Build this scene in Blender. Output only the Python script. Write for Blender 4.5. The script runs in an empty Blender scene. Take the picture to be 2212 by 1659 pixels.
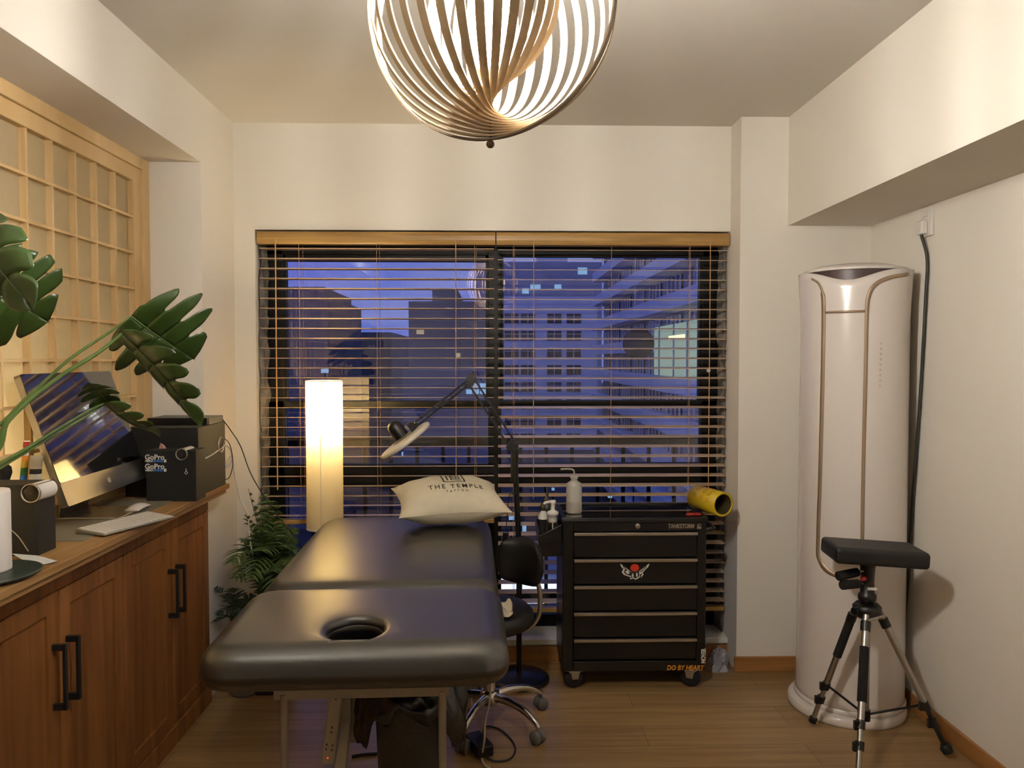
import bpy, math, random
from mathutils import Vector, Matrix, noise as mnoise
PI = math.pi
R = math.radians
S = bpy.context.scene
COL = S.collection

# ------------------------------------------------------------------ camera
F = 1661.0; CZ = 1.48; YAW = R(1.483); PIT = R(1.88)
cd = bpy.data.cameras.new('camera'); cam = bpy.data.objects.new('camera', cd); COL.objects.link(cam)
cam.location = (0, 0, CZ); cam.rotation_euler = (PI/2 - PIT, 0, -YAW)
cd.sensor_width = 36; cd.lens = 36*F/2212; cd.clip_end = 2000; cd.clip_start = 0.02
S.camera = cam
S.view_settings.view_transform = 'Standard'; S.view_settings.look = 'None'
S.view_settings.exposure = 0.0; S.view_settings.gamma = 1.0; S.view_settings.use_curve_mapping = False

_f = Vector((math.sin(YAW)*math.cos(PIT), math.cos(YAW)*math.cos(PIT), -math.sin(PIT)))
_r = Vector((math.cos(YAW), -math.sin(YAW), 0)); _u = _r.cross(_f)
CAMP = Vector((0, 0, CZ))
def ray(px, py): return _f*F + _r*(px-1106) + _u*(829.5-py)
def aty(px, py, d): v = ray(px, py); return CAMP + v*(d/v.y)
def atz(px, py, z): v = ray(px, py); return CAMP + v*((z-CZ)/v.z)
def atx(px, py, x): v = ray(px, py); return CAMP + v*(x/v.x)

# ------------------------------------------------------------------ world: dusk sky
BULB = 1120.0; LAMP_W = 42.0; SHOJI_W = 32.0; SKY = 1.35
w = bpy.data.worlds.new('dusk'); S.world = w; w.use_nodes = True
nt = w.node_tree; nt.nodes.clear()
wo = nt.nodes.new('ShaderNodeOutputWorld'); bg = nt.nodes.new('ShaderNodeBackground'); bg.inputs[1].default_value = SKY
tc = nt.nodes.new('ShaderNodeTexCoord'); mp = nt.nodes.new('ShaderNodeMapping'); mp.inputs['Scale'].default_value = (1, 1, 3.2)
nz = nt.nodes.new('ShaderNodeTexNoise'); nz.inputs['Scale'].default_value = 4.5; nz.inputs['Detail'].default_value = 6
cr = nt.nodes.new('ShaderNodeValToRGB')
cr.color_ramp.elements[0].position = .38; cr.color_ramp.elements[0].color = (.085, .13, .50, 1)
cr.color_ramp.elements[1].position = .62; cr.color_ramp.elements[1].color = (.20, .23, .50, 1)
nt.links.new(tc.outputs['Generated'], mp.inputs[0]); nt.links.new(mp.outputs[0], nz.inputs['Vector'])
nt.links.new(nz.outputs[0], cr.inputs[0]); nt.links.new(cr.outputs[0], bg.inputs[0]); nt.links.new(bg.outputs[0], wo.inputs[0])

# ------------------------------------------------------------------ materials
def srgb(c):
    return tuple(((v/255)/12.92 if v/255 <= .04045 else ((v/255+.055)/1.055)**2.4) for v in c)
def mat(name, col, rough=.6, metal=0, var=0, scale=8, bump=0, bscale=60, spec=.5, stretch=(1,1,1), trans=0, coat=0, sheen=0, emit=None, estr=0):
    m = bpy.data.materials.new(name); m.use_nodes = True; t = m.node_tree; b = t.nodes['Principled BSDF']
    c = srgb(col); b.inputs['Base Color'].default_value = (*c, 1); b.inputs['Roughness'].default_value = rough
    b.inputs['Metallic'].default_value = metal; b.inputs['Specular IOR Level'].default_value = spec
    if trans: b.inputs['Transmission Weight'].default_value = trans
    if coat: b.inputs['Coat Weight'].default_value = coat; b.inputs['Coat Roughness'].default_value = .08
    if emit: b.inputs['Emission Color'].default_value = (*srgb(emit), 1); b.inputs['Emission Strength'].default_value = estr
    tco = t.nodes.new('ShaderNodeTexCoord'); mpp = t.nodes.new('ShaderNodeMapping'); mpp.inputs['Scale'].default_value = stretch
    t.links.new(tco.outputs['Object'], mpp.inputs[0])
    if var:
        n = t.nodes.new('ShaderNodeTexNoise'); n.inputs['Scale'].default_value = scale; n.inputs['Detail'].default_value = 5
        r = t.nodes.new('ShaderNodeValToRGB'); r.color_ramp.elements[0].position = .3; r.color_ramp.elements[1].position = .7
        r.color_ramp.elements[0].color = (*[v*(1-var) for v in c], 1); r.color_ramp.elements[1].color = (*[min(1, v*(1+var)) for v in c], 1)
        t.links.new(mpp.outputs[0], n.inputs['Vector']); t.links.new(n.outputs[0], r.inputs[0]); t.links.new(r.outputs[0], b.inputs['Base Color'])
    if bump:
        n2 = t.nodes.new('ShaderNodeTexNoise'); n2.inputs['Scale'].default_value = bscale; n2.inputs['Detail'].default_value = 4
        bp = t.nodes.new('ShaderNodeBump'); bp.inputs['Strength'].default_value = bump; bp.inputs['Distance'].default_value = .004
        t.links.new(mpp.outputs[0], n2.inputs['Vector']); t.links.new(n2.outputs[0], bp.inputs['Height']); t.links.new(bp.outputs[0], b.inputs['Normal'])
    return m
def wood(name, c1, c2, stretch=(1,1,.08), scale=16, rough=.5, knots=0, coord='Object'):
    m = bpy.data.materials.new(name); m.use_nodes = True; t = m.node_tree; b = t.nodes['Principled BSDF']
    b.inputs['Roughness'].default_value = rough; b.inputs['Specular IOR Level'].default_value = .35
    tco = t.nodes.new('ShaderNodeTexCoord'); mpp = t.nodes.new('ShaderNodeMapping'); mpp.inputs['Scale'].default_value = stretch
    n = t.nodes.new('ShaderNodeTexNoise'); n.inputs['Scale'].default_value = scale; n.inputs['Detail'].default_value = 8; n.inputs['Distortion'].default_value = .7
    r = t.nodes.new('ShaderNodeValToRGB'); r.color_ramp.elements[0].position = .32; r.color_ramp.elements[1].position = .66
    r.color_ramp.elements[0].color = (*srgb(c1), 1); r.color_ramp.elements[1].color = (*srgb(c2), 1)
    t.links.new(tco.outputs[coord], mpp.inputs[0]); t.links.new(mpp.outputs[0], n.inputs['Vector']); t.links.new(n.outputs[0], r.inputs[0])
    out = r.outputs[0]
    if knots:
        v = t.nodes.new('ShaderNodeTexVoronoi'); v.inputs['Scale'].default_value = knots
        mp2 = t.nodes.new('ShaderNodeMapping'); mp2.inputs['Scale'].default_value = tuple(max(s, .45) for s in stretch)
        t.links.new(tco.outputs[coord], mp2.inputs[0]); t.links.new(mp2.outputs[0], v.inputs['Vector'])
        r2 = t.nodes.new('ShaderNodeValToRGB'); r2.color_ramp.elements[0].position = .03; r2.color_ramp.elements[1].position = .16
        r2.color_ramp.elements[0].color = (.25, .16, .1, 1); r2.color_ramp.elements[1].color = (1, 1, 1, 1)
        mx = t.nodes.new('ShaderNodeMix'); mx.data_type = 'RGBA'; mx.blend_type = 'MULTIPLY'; mx.inputs['Factor'].default_value = .85
        t.links.new(v.outputs['Distance'], r2.inputs[0]); t.links.new(out, mx.inputs['A']); t.links.new(r2.outputs[0], mx.inputs['B']); out = mx.outputs['Result']
    t.links.new(out, b.inputs['Base Color'])
    bp = t.nodes.new('ShaderNodeBump'); bp.inputs['Strength'].default_value = .12; bp.inputs['Distance'].default_value = .002
    t.links.new(n.outputs[0], bp.inputs['Height']); t.links.new(bp.outputs[0], b.inputs['Normal'])
    return m
def emis(name, col, st):
    m = bpy.data.materials.new(name); m.use_nodes = True; t = m.node_tree; t.nodes.clear()
    o = t.nodes.new('ShaderNodeOutputMaterial'); e = t.nodes.new('ShaderNodeEmission')
    e.inputs[0].default_value = (*srgb(col), 1); e.inputs[1].default_value = st; t.links.new(e.outputs[0], o.inputs[0]); return m
def pane(name, tint=(1,1,1), ior=1.5, rough=0.0, gain=1.0):
    m = bpy.data.materials.new(name); m.use_nodes = True; t = m.node_tree; t.nodes.clear()
    o = t.nodes.new('ShaderNodeOutputMaterial'); a = t.nodes.new('ShaderNodeBsdfTransparent'); a.inputs[0].default_value = (*tint, 1)
    g = t.nodes.new('ShaderNodeBsdfGlossy'); g.inputs['Roughness'].default_value = rough; fr = t.nodes.new('ShaderNodeFresnel'); fr.inputs[0].default_value = ior
    mm = t.nodes.new('ShaderNodeMath'); mm.operation = 'MULTIPLY'; mm.inputs[1].default_value = gain; mm.use_clamp = True
    mx = t.nodes.new('ShaderNodeMixShader'); t.links.new(fr.outputs[0], mm.inputs[0]); t.links.new(mm.outputs[0], mx.inputs[0])
    t.links.new(a.outputs[0], mx.inputs[1]); t.links.new(g.outputs[0], mx.inputs[2]); t.links.new(mx.outputs[0], o.inputs[0]); return m
def translucent(name, col, fac=.5, var=0, tcol=None):
    m = bpy.data.materials.new(name); m.use_nodes = True; t = m.node_tree; t.nodes.clear()
    o = t.nodes.new('ShaderNodeOutputMaterial'); d = t.nodes.new('ShaderNodeBsdfDiffuse'); tr = t.nodes.new('ShaderNodeBsdfTranslucent')
    d.inputs[0].default_value = (*srgb(col), 1); tr.inputs[0].default_value = (*srgb(tcol or col), 1)
    if var:
        tco = t.nodes.new('ShaderNodeTexCoord'); n = t.nodes.new('ShaderNodeTexNoise'); n.inputs['Scale'].default_value = 40; n.inputs['Detail'].default_value = 6
        r = t.nodes.new('ShaderNodeValToRGB'); c = srgb(col)
        r.color_ramp.elements[0].color = (*[v*(1-var) for v in c], 1); r.color_ramp.elements[1].color = (*[min(1, v*(1+var)) for v in c], 1)
        t.links.new(tco.outputs['Object'], n.inputs['Vector']); t.links.new(n.outputs[0], r.inputs[0]); t.links.new(r.outputs[0], d.inputs[0]); t.links.new(r.outputs[0], tr.inputs[0])
    mx = t.nodes.new('ShaderNodeMixShader'); mx.inputs[0].default_value = fac
    t.links.new(d.outputs[0], mx.inputs[1]); t.links.new(tr.outputs[0], mx.inputs[2]); t.links.new(mx.outputs[0], o.inputs[0]); return m

M = {}
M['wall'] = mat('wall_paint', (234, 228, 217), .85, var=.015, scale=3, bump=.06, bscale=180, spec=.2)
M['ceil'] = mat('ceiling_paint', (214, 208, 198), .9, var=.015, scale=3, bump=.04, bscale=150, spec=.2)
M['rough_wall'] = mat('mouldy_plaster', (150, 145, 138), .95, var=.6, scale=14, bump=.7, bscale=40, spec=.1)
M['base'] = wood('skirting_wood', (142, 96, 52), (170, 120, 70), (.15, .15, 2), 10, .4)
M['cab'] = wood('cabinet_wood', (96, 58, 26), (140, 92, 48), (1, 1, .07), 14, .5, knots=4.0)
M['top'] = wood('worktop_wood', (124, 90, 52), (166, 130, 82), (1, .07, 1), 16, .42)
M['shoji_wood'] = wood('pale_pine', (198, 166, 116), (220, 190, 142), (1, .3, .1), 16, .55)
M['paper'] = translucent('rice_paper', (206, 196, 174), .7, var=.06)
M['bamboo'] = wood('blind_bamboo', (146, 112, 62), (178, 142, 86), (.08, 1, 1), 24, .38)
M['slat'] = wood('slat_wood', (188, 160, 130), (212, 186, 158), (.08, 1, 1), 20, .3)
M['cord'] = mat('cord', (190, 150, 105), .8)
M['blackframe'] = mat('black_aluminium', (9, 8, 8), .55, spec=.3)
M['glass'] = pane('window_glass', (.93, .95, 1.0), 1.5, 0.0, 3.0)
M['leather'] = mat('black_leather', (14, 13, 13), .37, bump=.08, bscale=260, spec=1.0, coat=.55)
M['leather'].node_tree.nodes['Principled BSDF'].inputs['Coat Roughness'].default_value = .30
M['vinyl'] = mat('matt_black_vinyl', (13, 13, 13), .5, bump=.1, bscale=260)
M['blackp'] = mat('black_plastic', (13, 13, 14), .38)
M['blackm'] = mat('black_card', (10, 10, 11), .7, var=.1)
M['blackpaint'] = mat('black_enamel', (9, 10, 11), .3, bump=.05, bscale=400)
M['darkblue'] = mat('dark_cast_base', (18, 20, 30), .35)
M['rubber'] = mat('rubber', (17, 17, 18), .75)
M['foam'] = mat('foam_grip', (14, 14, 14), .95, bump=.2, bscale=300)
M['chrome'] = mat('chrome', (215, 215, 218), .12, 1)
M['steel'] = mat('brushed_steel', (190, 186, 178), .32, 1, var=.05)
M['alu'] = mat('aluminium', (178, 176, 172), .35, 1, var=.04)
M['tubesteel'] = mat('painted_steel_tube', (150, 142, 128), .4, .6)
M['whitemetal'] = mat('cream_painted_steel', (196, 186, 164), .5)
M['whitep'] = mat('white_plastic', (226, 222, 214), .4)
M['acwhite'] = mat('white_gloss_plastic', (226, 218, 212), .22, coat=.5)
M['copper'] = mat('rose_gold_trim', (160, 138, 114), .35, .3)
M['acdark'] = mat('vent_shadow_plastic', (74, 58, 60), .4)
M['screen'] = mat('black_screen_glass', (6, 6, 8), .03, coat=1, spec=.8)
M['lampwhite'] = mat('off_white_plastic', (212, 204, 186), .45)
M['linen'] = mat('natural_cotton', (206, 196, 172), .9, var=.04, scale=30, bump=.35, bscale=320, spec=.15)
M['ink'] = mat('black_print', (24, 20, 18), .8)
M['shade'] = translucent('lamp_fabric', (236, 220, 180), .5, var=.03)
M['bulbmat'] = emis('led_warm', (255, 248, 238), BULB)
M['lampbulb'] = emis('bulb_warm', (255, 226, 176), 60)
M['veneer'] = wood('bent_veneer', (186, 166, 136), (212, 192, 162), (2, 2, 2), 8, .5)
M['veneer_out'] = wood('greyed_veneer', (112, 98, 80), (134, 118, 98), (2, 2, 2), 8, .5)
M['bronze'] = mat('aged_bronze', (92, 80, 66), .35, .8)
M['green'] = mat('monstera_green', (40, 60, 22), .34, var=.35, scale=10, bump=.1, bscale=30)
M['stem'] = mat('petiole_green', (66, 90, 36), .45, var=.2)
M['palm'] = mat('palm_green', (68, 92, 42), .5, var=.35, scale=12)
M['palmdark'] = mat('fern_green', (40, 60, 36), .55, var=.3, scale=12)
M['pot'] = mat('grey_pot', (96, 94, 90), .7, var=.1)
M['soil'] = mat('soil', (42, 32, 24), .95, var=.4, scale=30, bump=.6)
M['bag'] = mat('black_bin_liner', (16, 13, 13), .28, bump=.8, bscale=26, spec=.6)
M['bin'] = mat('dark_grey_mesh_bin', (62, 60, 54), .6, var=.3, scale=220)
M['ptowel'] = mat('paper_towel', (226, 218, 212), .95, bump=.3, bscale=120)
M['greend'] = mat('dark_green_ceramic', (40, 52, 46), .35)
M['paperw'] = mat('leaflet_paper', (206, 214, 220), .7)
M['grey'] = mat('grey_pad', (116, 110, 92), .75, var=.05)
M['redp'] = mat('red_plastic', (150, 28, 32), .4)
M['orange'] = mat('orange_print', (216, 142, 50), .7)
M['stickred'] = mat('sticker_red', (205, 54, 30), .6)
M['stickw'] = mat('sticker_white', (216, 212, 202), .6)
M['blueprint'] = mat('sticker_blue', (50, 110, 190), .6)
M['yellow'] = mat('yellow_printed_card', (204, 176, 32), .45, var=.12, scale=14)
M['yellowwood'] = mat('yellow_lacquered_wood', (216, 160, 62), .4, var=.08)
M['frost'] = mat('milky_polythene', (206, 202, 192), .45, trans=.25)
M['liquid'] = mat('milky_liquid', (168, 162, 150), .4, trans=.1)
M['clear'] = pane('clear_plastic', (.86, .86, .84), 1.45, .1, 1.5)
M['concrete'] = mat('balcony_concrete', (86, 86, 92), .9, var=.1)
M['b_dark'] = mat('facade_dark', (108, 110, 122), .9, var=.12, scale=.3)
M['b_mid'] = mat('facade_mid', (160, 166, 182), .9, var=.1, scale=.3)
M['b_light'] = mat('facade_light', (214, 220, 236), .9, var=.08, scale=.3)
M['b_win'] = mat('facade_window', (44, 48, 62), .25)
M['b_winpale'] = mat('facade_window_pale', (120, 128, 160), .3)
M['b_lit'] = emis('lit_window', (160, 205, 250), .8)
M['b_litwarm'] = emis('lit_window_warm', (235, 214, 180), .5)
M['sign'] = emis('shop_light', (215, 232, 255), 2.2)
M['ground'] = mat('asphalt', (60, 60, 66), .9, var=.1)

def floor_mat():
    m = bpy.data.materials.new('oak_laminate'); m.use_nodes = True; t = m.node_tree; b = t.nodes['Principled BSDF']
    b.inputs['Roughness'].default_value = .33; b.inputs['Specular IOR Level'].default_value = .45
    tco = t.nodes.new('ShaderNodeTexCoord'); br = t.nodes.new('ShaderNodeTexBrick')
    br.inputs['Scale'].default_value = 1; br.inputs['Brick Width'].default_value = 1.2; br.inputs['Row Height'].default_value = .16
    br.inputs['Mortar Size'].default_value = .0012; br.inputs['Mortar'].default_value = (.12, .08, .045, 1)
    br.inputs['Color1'].default_value = (*srgb((160, 130, 88)), 1); br.inputs['Color2'].default_value = (*srgb((148, 118, 78)), 1); br.inputs['Bias'].default_value = 0
    mpp = t.nodes.new('ShaderNodeMapping'); mpp.inputs['Scale'].default_value = (.35, 6, 1)
    n = t.nodes.new('ShaderNodeTexNoise'); n.inputs['Scale'].default_value = 5; n.inputs['Detail'].default_value = 8; n.inputs['Distortion'].default_value = .5
    r = t.nodes.new('ShaderNodeValToRGB'); r.color_ramp.elements[0].color = (.66, .62, .56, 1); r.color_ramp.elements[1].color = (1, 1, 1, 1)
    r.color_ramp.elements[0].position = .3; r.color_ramp.elements[1].position = .6
    mx = t.nodes.new('ShaderNodeMix'); mx.data_type = 'RGBA'; mx.blend_type = 'MULTIPLY'; mx.inputs['Factor'].default_value = 1
    t.links.new(tco.outputs['Object'], br.inputs['Vector']); t.links.new(tco.outputs['Object'], mpp.inputs[0]); t.links.new(mpp.outputs[0], n.inputs['Vector'])
    t.links.new(n.outputs[0], r.inputs[0]); t.links.new(br.outputs['Color'], mx.inputs['A']); t.links.new(r.outputs[0], mx.inputs['B'])
    t.links.new(mx.outputs['Result'], b.inputs['Base Color']); return m
M['floor'] = floor_mat()

# ------------------------------------------------------------------ mesh builder
ROOT = {}
class MB:
    def __init__(s): s.v = []; s.f = []; s.sm = []; s.mi = []
    def add(s, vs, fs, smooth=False, mi=0):
        o = len(s.v); s.v += [Vector(v) for v in vs]
        for f in fs: s.f.append([i+o for i in f]); s.sm.append(smooth); s.mi.append(mi)
        return s
    def box(s, x0, x1, y0, y1, z0, z1, mi=0):
        v = [(x0,y0,z0),(x1,y0,z0),(x1,y1,z0),(x0,y1,z0),(x0,y0,z1),(x1,y0,z1),(x1,y1,z1),(x0,y1,z1)]
        return s.add(v, [(0,3,2,1),(4,5,6,7),(0,1,5,4),(1,2,6,5),(2,3,7,6),(3,0,4,7)], False, mi)
    def obox(s, c, size, rot=None, mi=0):
        a, b, d = size[0]/2, size[1]/2, size[2]/2; rot = rot or Matrix.Identity(3); c = Vector(c)
        v = [c + rot @ Vector(p) for p in [(-a,-b,-d),(a,-b,-d),(a,b,-d),(-a,b,-d),(-a,-b,d),(a,-b,d),(a,b,d),(-a,b,d)]]
        return s.add(v, [(0,3,2,1),(4,5,6,7),(0,1,5,4),(1,2,6,5),(2,3,7,6),(3,0,4,7)], False, mi)
    def bar(s, p, q, wx, wy, mi=0):
        p = Vector(p); q = Vector(q); d = (q-p); L = d.length; rot = d.to_track_quat('Z', 'Y').to_matrix()
        return s.obox((p+q)/2, (wx, wy, L), rot, mi)
    def tube(s, pts, r, n=10, caps=True, mi=0):
        pts = [Vector(p) for p in pts]; k = len(pts); rs = r if isinstance(r, (list, tuple)) else [r]*k
        t0 = (pts[1]-pts[0]).normalized(); up = Vector((0,0,1)) if abs(t0.z) < .9 else Vector((1,0,0))
        a = t0.cross(up).normalized(); vs = []
        for i, p in enumerate(pts):
            t = (pts[min(i+1,k-1)]-pts[max(i-1,0)]).normalized(); a = (a - t*a.dot(t)).normalized(); b = t.cross(a)
            for j in range(n):
                g = 2*PI*j/n; vs.append(p + (a*math.cos(g)+b*math.sin(g))*rs[i])
        fs = [(i*n+j, i*n+(j+1)%n, (i+1)*n+(j+1)%n, (i+1)*n+j) for i in range(k-1) for j in range(n)]
        s.add(vs, fs, True, mi)
        if caps:
            s.add(vs[:n], [tuple(range(n))[::-1]], False, mi); s.add(vs[-n:], [tuple(range(n))], False, mi)
        return s
    def lathe(s, prof, c=(0,0,0), n=32, axis=(0,0,1), smooth=True, mi=0):
        q = Vector(axis).normalized().to_track_quat('Z', 'Y').to_matrix(); c = Vector(c); vs = []
        for r, z in prof:
            for j in range(n):
                g = 2*PI*j/n; vs.append(c + q @ Vector((max(r,1e-5)*math.cos(g), max(r,1e-5)*math.sin(g), z)))
        fs = [(i*n+j, i*n+(j+1)%n, (i+1)*n+(j+1)%n, (i+1)*n+j) for i in range(len(prof)-1) for j in range(n)]
        return s.add(vs, fs, smooth, mi)
    def cyl(s, p, q, r, n=20, mi=0, r2=None):
        p = Vector(p); q = Vector(q); L = (q-p).length; r2 = r if r2 is None else r2
        qq = (q-p).normalized().to_track_quat('Z', 'Y').to_matrix(); vs = []
        for rr, z in ((r,0),(r2,L)):
            for j in range(n): g = 2*PI*j/n; vs.append(p + qq @ Vector((rr*math.cos(g), rr*math.sin(g), z)))
        s.add(vs, [(j, (j+1)%n, n+(j+1)%n, n+j) for j in range(n)], True, mi)
        s.add(vs[:n], [tuple(range(n))[::-1]], False, mi); s.add(vs[n:], [tuple(range(n))], False, mi); return s
    def prism(s, poly, h, mtx, mi=0):
        n = len(poly); vs = [mtx @ Vector((x, y, 0)) for x, y in poly] + [mtx @ Vector((x, y, h)) for x, y in poly]
        return s.add(vs, [tuple(range(n))[::-1], tuple(range(n, 2*n))] + [(j, (j+1)%n, n+(j+1)%n, n+j) for j in range(n)], False, mi)
    def sphere(s, c, r, n=20, sc=(1,1,1), mi=0):
        vs = []; c = Vector(c); m = n//2
        for i in range(m+1):
            th = PI*i/m
            for j in range(n):
                g = 2*PI*j/n; vs.append(c + Vector((r*sc[0]*max(math.sin(th),1e-4)*math.cos(g), r*sc[1]*max(math.sin(th),1e-4)*math.sin(g), r*sc[2]*math.cos(th))))
        return s.add(vs, [(i*n+j, (i+1)*n+j, (i+1)*n+(j+1)%n, i*n+(j+1)%n) for i in range(m) for j in range(n)], True, mi)
    def build(s, name, m, parent=None, bevel=0, sub=0, solid=0, seg=2, keep=False):
        me = bpy.data.meshes.new(name); vs = s.v; off = Vector((0,0,0))
        root = parent
        while root is not None and root.parent is not None: root = root.parent
        if root is not None:
            inv = ROOT[root.name].inverted(); vs = [inv @ v for v in vs]
        elif not keep:
            off = Vector(((min(v.x for v in vs)+max(v.x for v in vs))/2, (min(v.y for v in vs)+max(v.y for v in vs))/2, min(v.z for v in vs)))
            vs = [v-off for v in vs]
        me.from_pydata([tuple(v) for v in vs], [], s.f)
        for mm in (m if isinstance(m, (list, tuple)) else [m]): me.materials.append(M[mm] if isinstance(mm, str) else mm)
        me.polygons.foreach_set('use_smooth', s.sm); me.polygons.foreach_set('material_index', s.mi); me.update()
        o = bpy.data.objects.new(name, me); COL.objects.link(o)
        if parent is not None: o.parent = parent
        else: o.location = off; ROOT[o.name] = Matrix.Translation(off)
        if solid: d = o.modifiers.new('thickness', 'SOLIDIFY'); d.thickness = solid; d.offset = 0
        if bevel: d = o.modifiers.new('bevel', 'BEVEL'); d.width = bevel; d.segments = seg; d.limit_method = 'ANGLE'; d.angle_limit = R(40); d.harden_normals = False
        if sub: d = o.modifiers.new('sub', 'SUBSURF'); d.levels = sub; d.render_levels = sub
        return o
def tag(o, label, cat, group=None, kind=None):
    o['label'] = label; o['category'] = cat
    if group: o['group'] = group
    if kind: o['kind'] = kind
    return o
def thing(name, label, cat, loc, rotz=0, group=None):
    o = bpy.data.objects.new(name, None); COL.objects.link(o); o.location = loc; o.rotation_euler = (0, 0, rotz); o.empty_display_size = .05
    ROOT[o.name] = Matrix.Translation(Vector(loc)) @ Matrix.Rotation(rotz, 4, 'Z'); return tag(o, label, cat, group)
def struct(name, mb, m, parent=None, bevel=0):
    o = mb.build(name, m, parent, bevel=bevel, keep=True)
    if parent is None: o['kind'] = 'structure'
    return o
def text_into(mb, s, size, mtx, ext=.0004, space=1.0, fn=None, bold=0.0, shear=0, sx=1.0, mi=0):
    cu = bpy.data.curves.new('t', 'FONT'); cu.body = s; cu.size = size; cu.extrude = ext; cu.align_x = 'CENTER'; cu.align_y = 'CENTER'
    cu.space_character = space; cu.offset = bold; cu.shear = shear; cu.resolution_u = 3
    o = bpy.data.objects.new('t', cu); COL.objects.link(o); dg = bpy.context.evaluated_depsgraph_get()
    me = bpy.data.meshes.new_from_object(o.evaluated_get(dg))
    vs = [Vector((v.co.x*sx, v.co.y, v.co.z)) for v in me.vertices]; vs = [fn(v) for v in vs] if fn else [mtx @ v for v in vs]
    mb.add(vs, [tuple(p.vertices) for p in me.polygons], False, mi)
    bpy.data.objects.remove(o); bpy.data.curves.remove(cu); bpy.data.meshes.remove(me)
def frame(origin, x, y):
    x = Vector(x).normalized(); y = Vector(y); y = (y - x*y.dot(x)).normalized(); z = x.cross(y); o = Vector(origin)
    return Matrix(((x.x,y.x,z.x,o.x),(x.y,y.y,z.y,o.y),(x.z,y.z,z.z,o.z),(0,0,0,1)))
def bez(p, n=24):
    """smooth curve through points (Catmull-Rom)"""
    p = [Vector(q) for q in p]; p = [2*p[0]-p[1]] + p + [2*p[-1]-p[-2]]; out = []; k = len(p)-3
    for i in range(k):
        a, b, c, d = p[i:i+4]; m = max(2, n//k)
        for j in range(m):
            t = j/m; out.append(.5*((2*b)+(c-a)*t+(2*a-5*b+4*c-d)*t*t+(3*b-a-3*c+d)*t**3))
    out.append(p[-2]); return out
rnd = random.Random(7)

# ================================================================== SETTING
H = 2.6; XR = 1.772; XL = -1.23; XS = -1.475; DB = 3.72; DC = 3.57; DW = 3.92; YB = -2.6; XC = 1.155; OX0 = -1.131; OZ1 = 2.096; OZ0 = .1
struct('floor', MB().box(-2.2, 2.2, YB-.2, DW+.1, -.2, 0), 'floor')
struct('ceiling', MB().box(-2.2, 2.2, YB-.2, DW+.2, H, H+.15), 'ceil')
struct('wall_right', MB().box(XR, XR+.2, YB, DC+.3, 0, H), 'wall')
struct('wall_rear', MB().box(-2.2, 2.2, YB-.2, YB, 0, H), 'wall')
wl = MB().box(-2.2, -2.0, YB, 3.31, 0, H)
struct('trim_9', MB().box(-2.2, XL, 3.31, DB+.35, 0, H), 'wall')           # pier between niche and window wall
struct('wall_left', wl, 'wall')
struct('trim_1', MB().box(-2.0, XL, YB, 3.31, 2.31, H), 'wall')            # boxed beam over the shoji niche
struct('trim_2', MB().box(1.378, XR, YB, DC, 2.10, H), 'wall')              # boxed beam along the right wall
struct('trim_3', MB().box(XC, XR+.2, DC, DW+.25, 0, H), 'wall')             # projecting column beside the window
wb = MB().box(-1.25, XC, DB, DW+.2, OZ1, H); wb.box(XL-.01, OX0, DB, DW+.2, 0, OZ1); wb.box(OX0, XC, DB, DW+.2, 0, OZ0)
struct('wall_back', wb, 'wall')
# rough, stained plaster that lines the window reveal
rv = MB()
def rough_strip(x, sgn):
    nz_, ny_ = 90, 6; vs = []
    for i in range(nz_+1):
        z = OZ0 + (OZ1-OZ0)*i/nz_
        for j in range(ny_+1):
            y = DB+.035 + (DW-DB-.04)*j/ny_; q = mnoise.noise(Vector((x*9, y*14, z*14)))*.012 + mnoise.noise(Vector((x*5+3, y*40, z*40)))*.005
            vs.append((x + sgn*(.010 + max(q, -.006)), y, z))
    rv.add(vs, [(i*(ny_+1)+j, i*(ny_+1)+j+1, (i+1)*(ny_+1)+j+1, (i+1)*(ny_+1)+j) for i in range(nz_) for j in range(ny_)], True)
rough_strip(OX0, 1); rough_strip(XC, -1)
struct('trim_4', rv, 'rough_wall')
struct('baseboard_back', MB().box(XL, XC, DB-.014, DB, 0, .075), 'base', bevel=.003)
struct('baseboard_column', MB().box(XC-.012, XR, DC-.014, DC, 0, .072), 'base', bevel=.003)
struct('baseboard_right', MB().box(XR-.013, XR, YB, DC-.014, 0, .072), 'base', bevel=.003)
struct('trim_5', MB().box(OX0, XC, DB-.02, DW-.02, .085, .112), 'whitep', bevel=.003)   # white sill under the window

# ---- window: one black aluminium frame, three panes per side
wn = bpy.data.objects.new('window_1', None); COL.objects.link(wn); wn.location = (0, DW, OZ0); wn['kind'] = 'structure'
ROOT[wn.name] = Matrix.Translation((0, DW, OZ0))
fr = MB(); y0, y1 = DW-.03, DW+.03
fr.box(OX0, -1.045, y0, y1, .1, OZ1); fr.box(1.068, XC, y0, y1, .1, OZ1); fr.box(OX0, XC, y0, y1, 2.0, OZ1); fr.box(OX0, XC, y0, y1, .1, .17)
fr.box(-.02, .046, y0-.01, y1, .1, OZ1); fr.box(OX0, XC, y0, y1, 1.228, 1.268); fr.box(OX0, XC, y0, y1, .83, .945)
fr.build('window_frame', 'blackframe', wn, bevel=.003)
for x0, x1 in ((-1.045, -.02), (.046, 1.068)):
    sf = MB(); zt = 1.975 if x0 < 0 else 2.0
    sf.box(x0, x0+.012, y0+.005, y1-.01, 1.268, 2.0); sf.box(x1-.012, x1, y0+.005, y1-.01, 1.268, 2.0); sf.box(x0, x1, y0+.005, y1-.01, zt-.005, 2.0)
    sf.build('sash', 'blackframe', wn)
    for za, zb in ((1.268, zt-.005), (.945, 1.228), (.17, .83)):
        MB().box(x0+.001, x1-.001, DW-.003, DW+.003, za, zb).build('pane', 'glass', wn)
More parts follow.
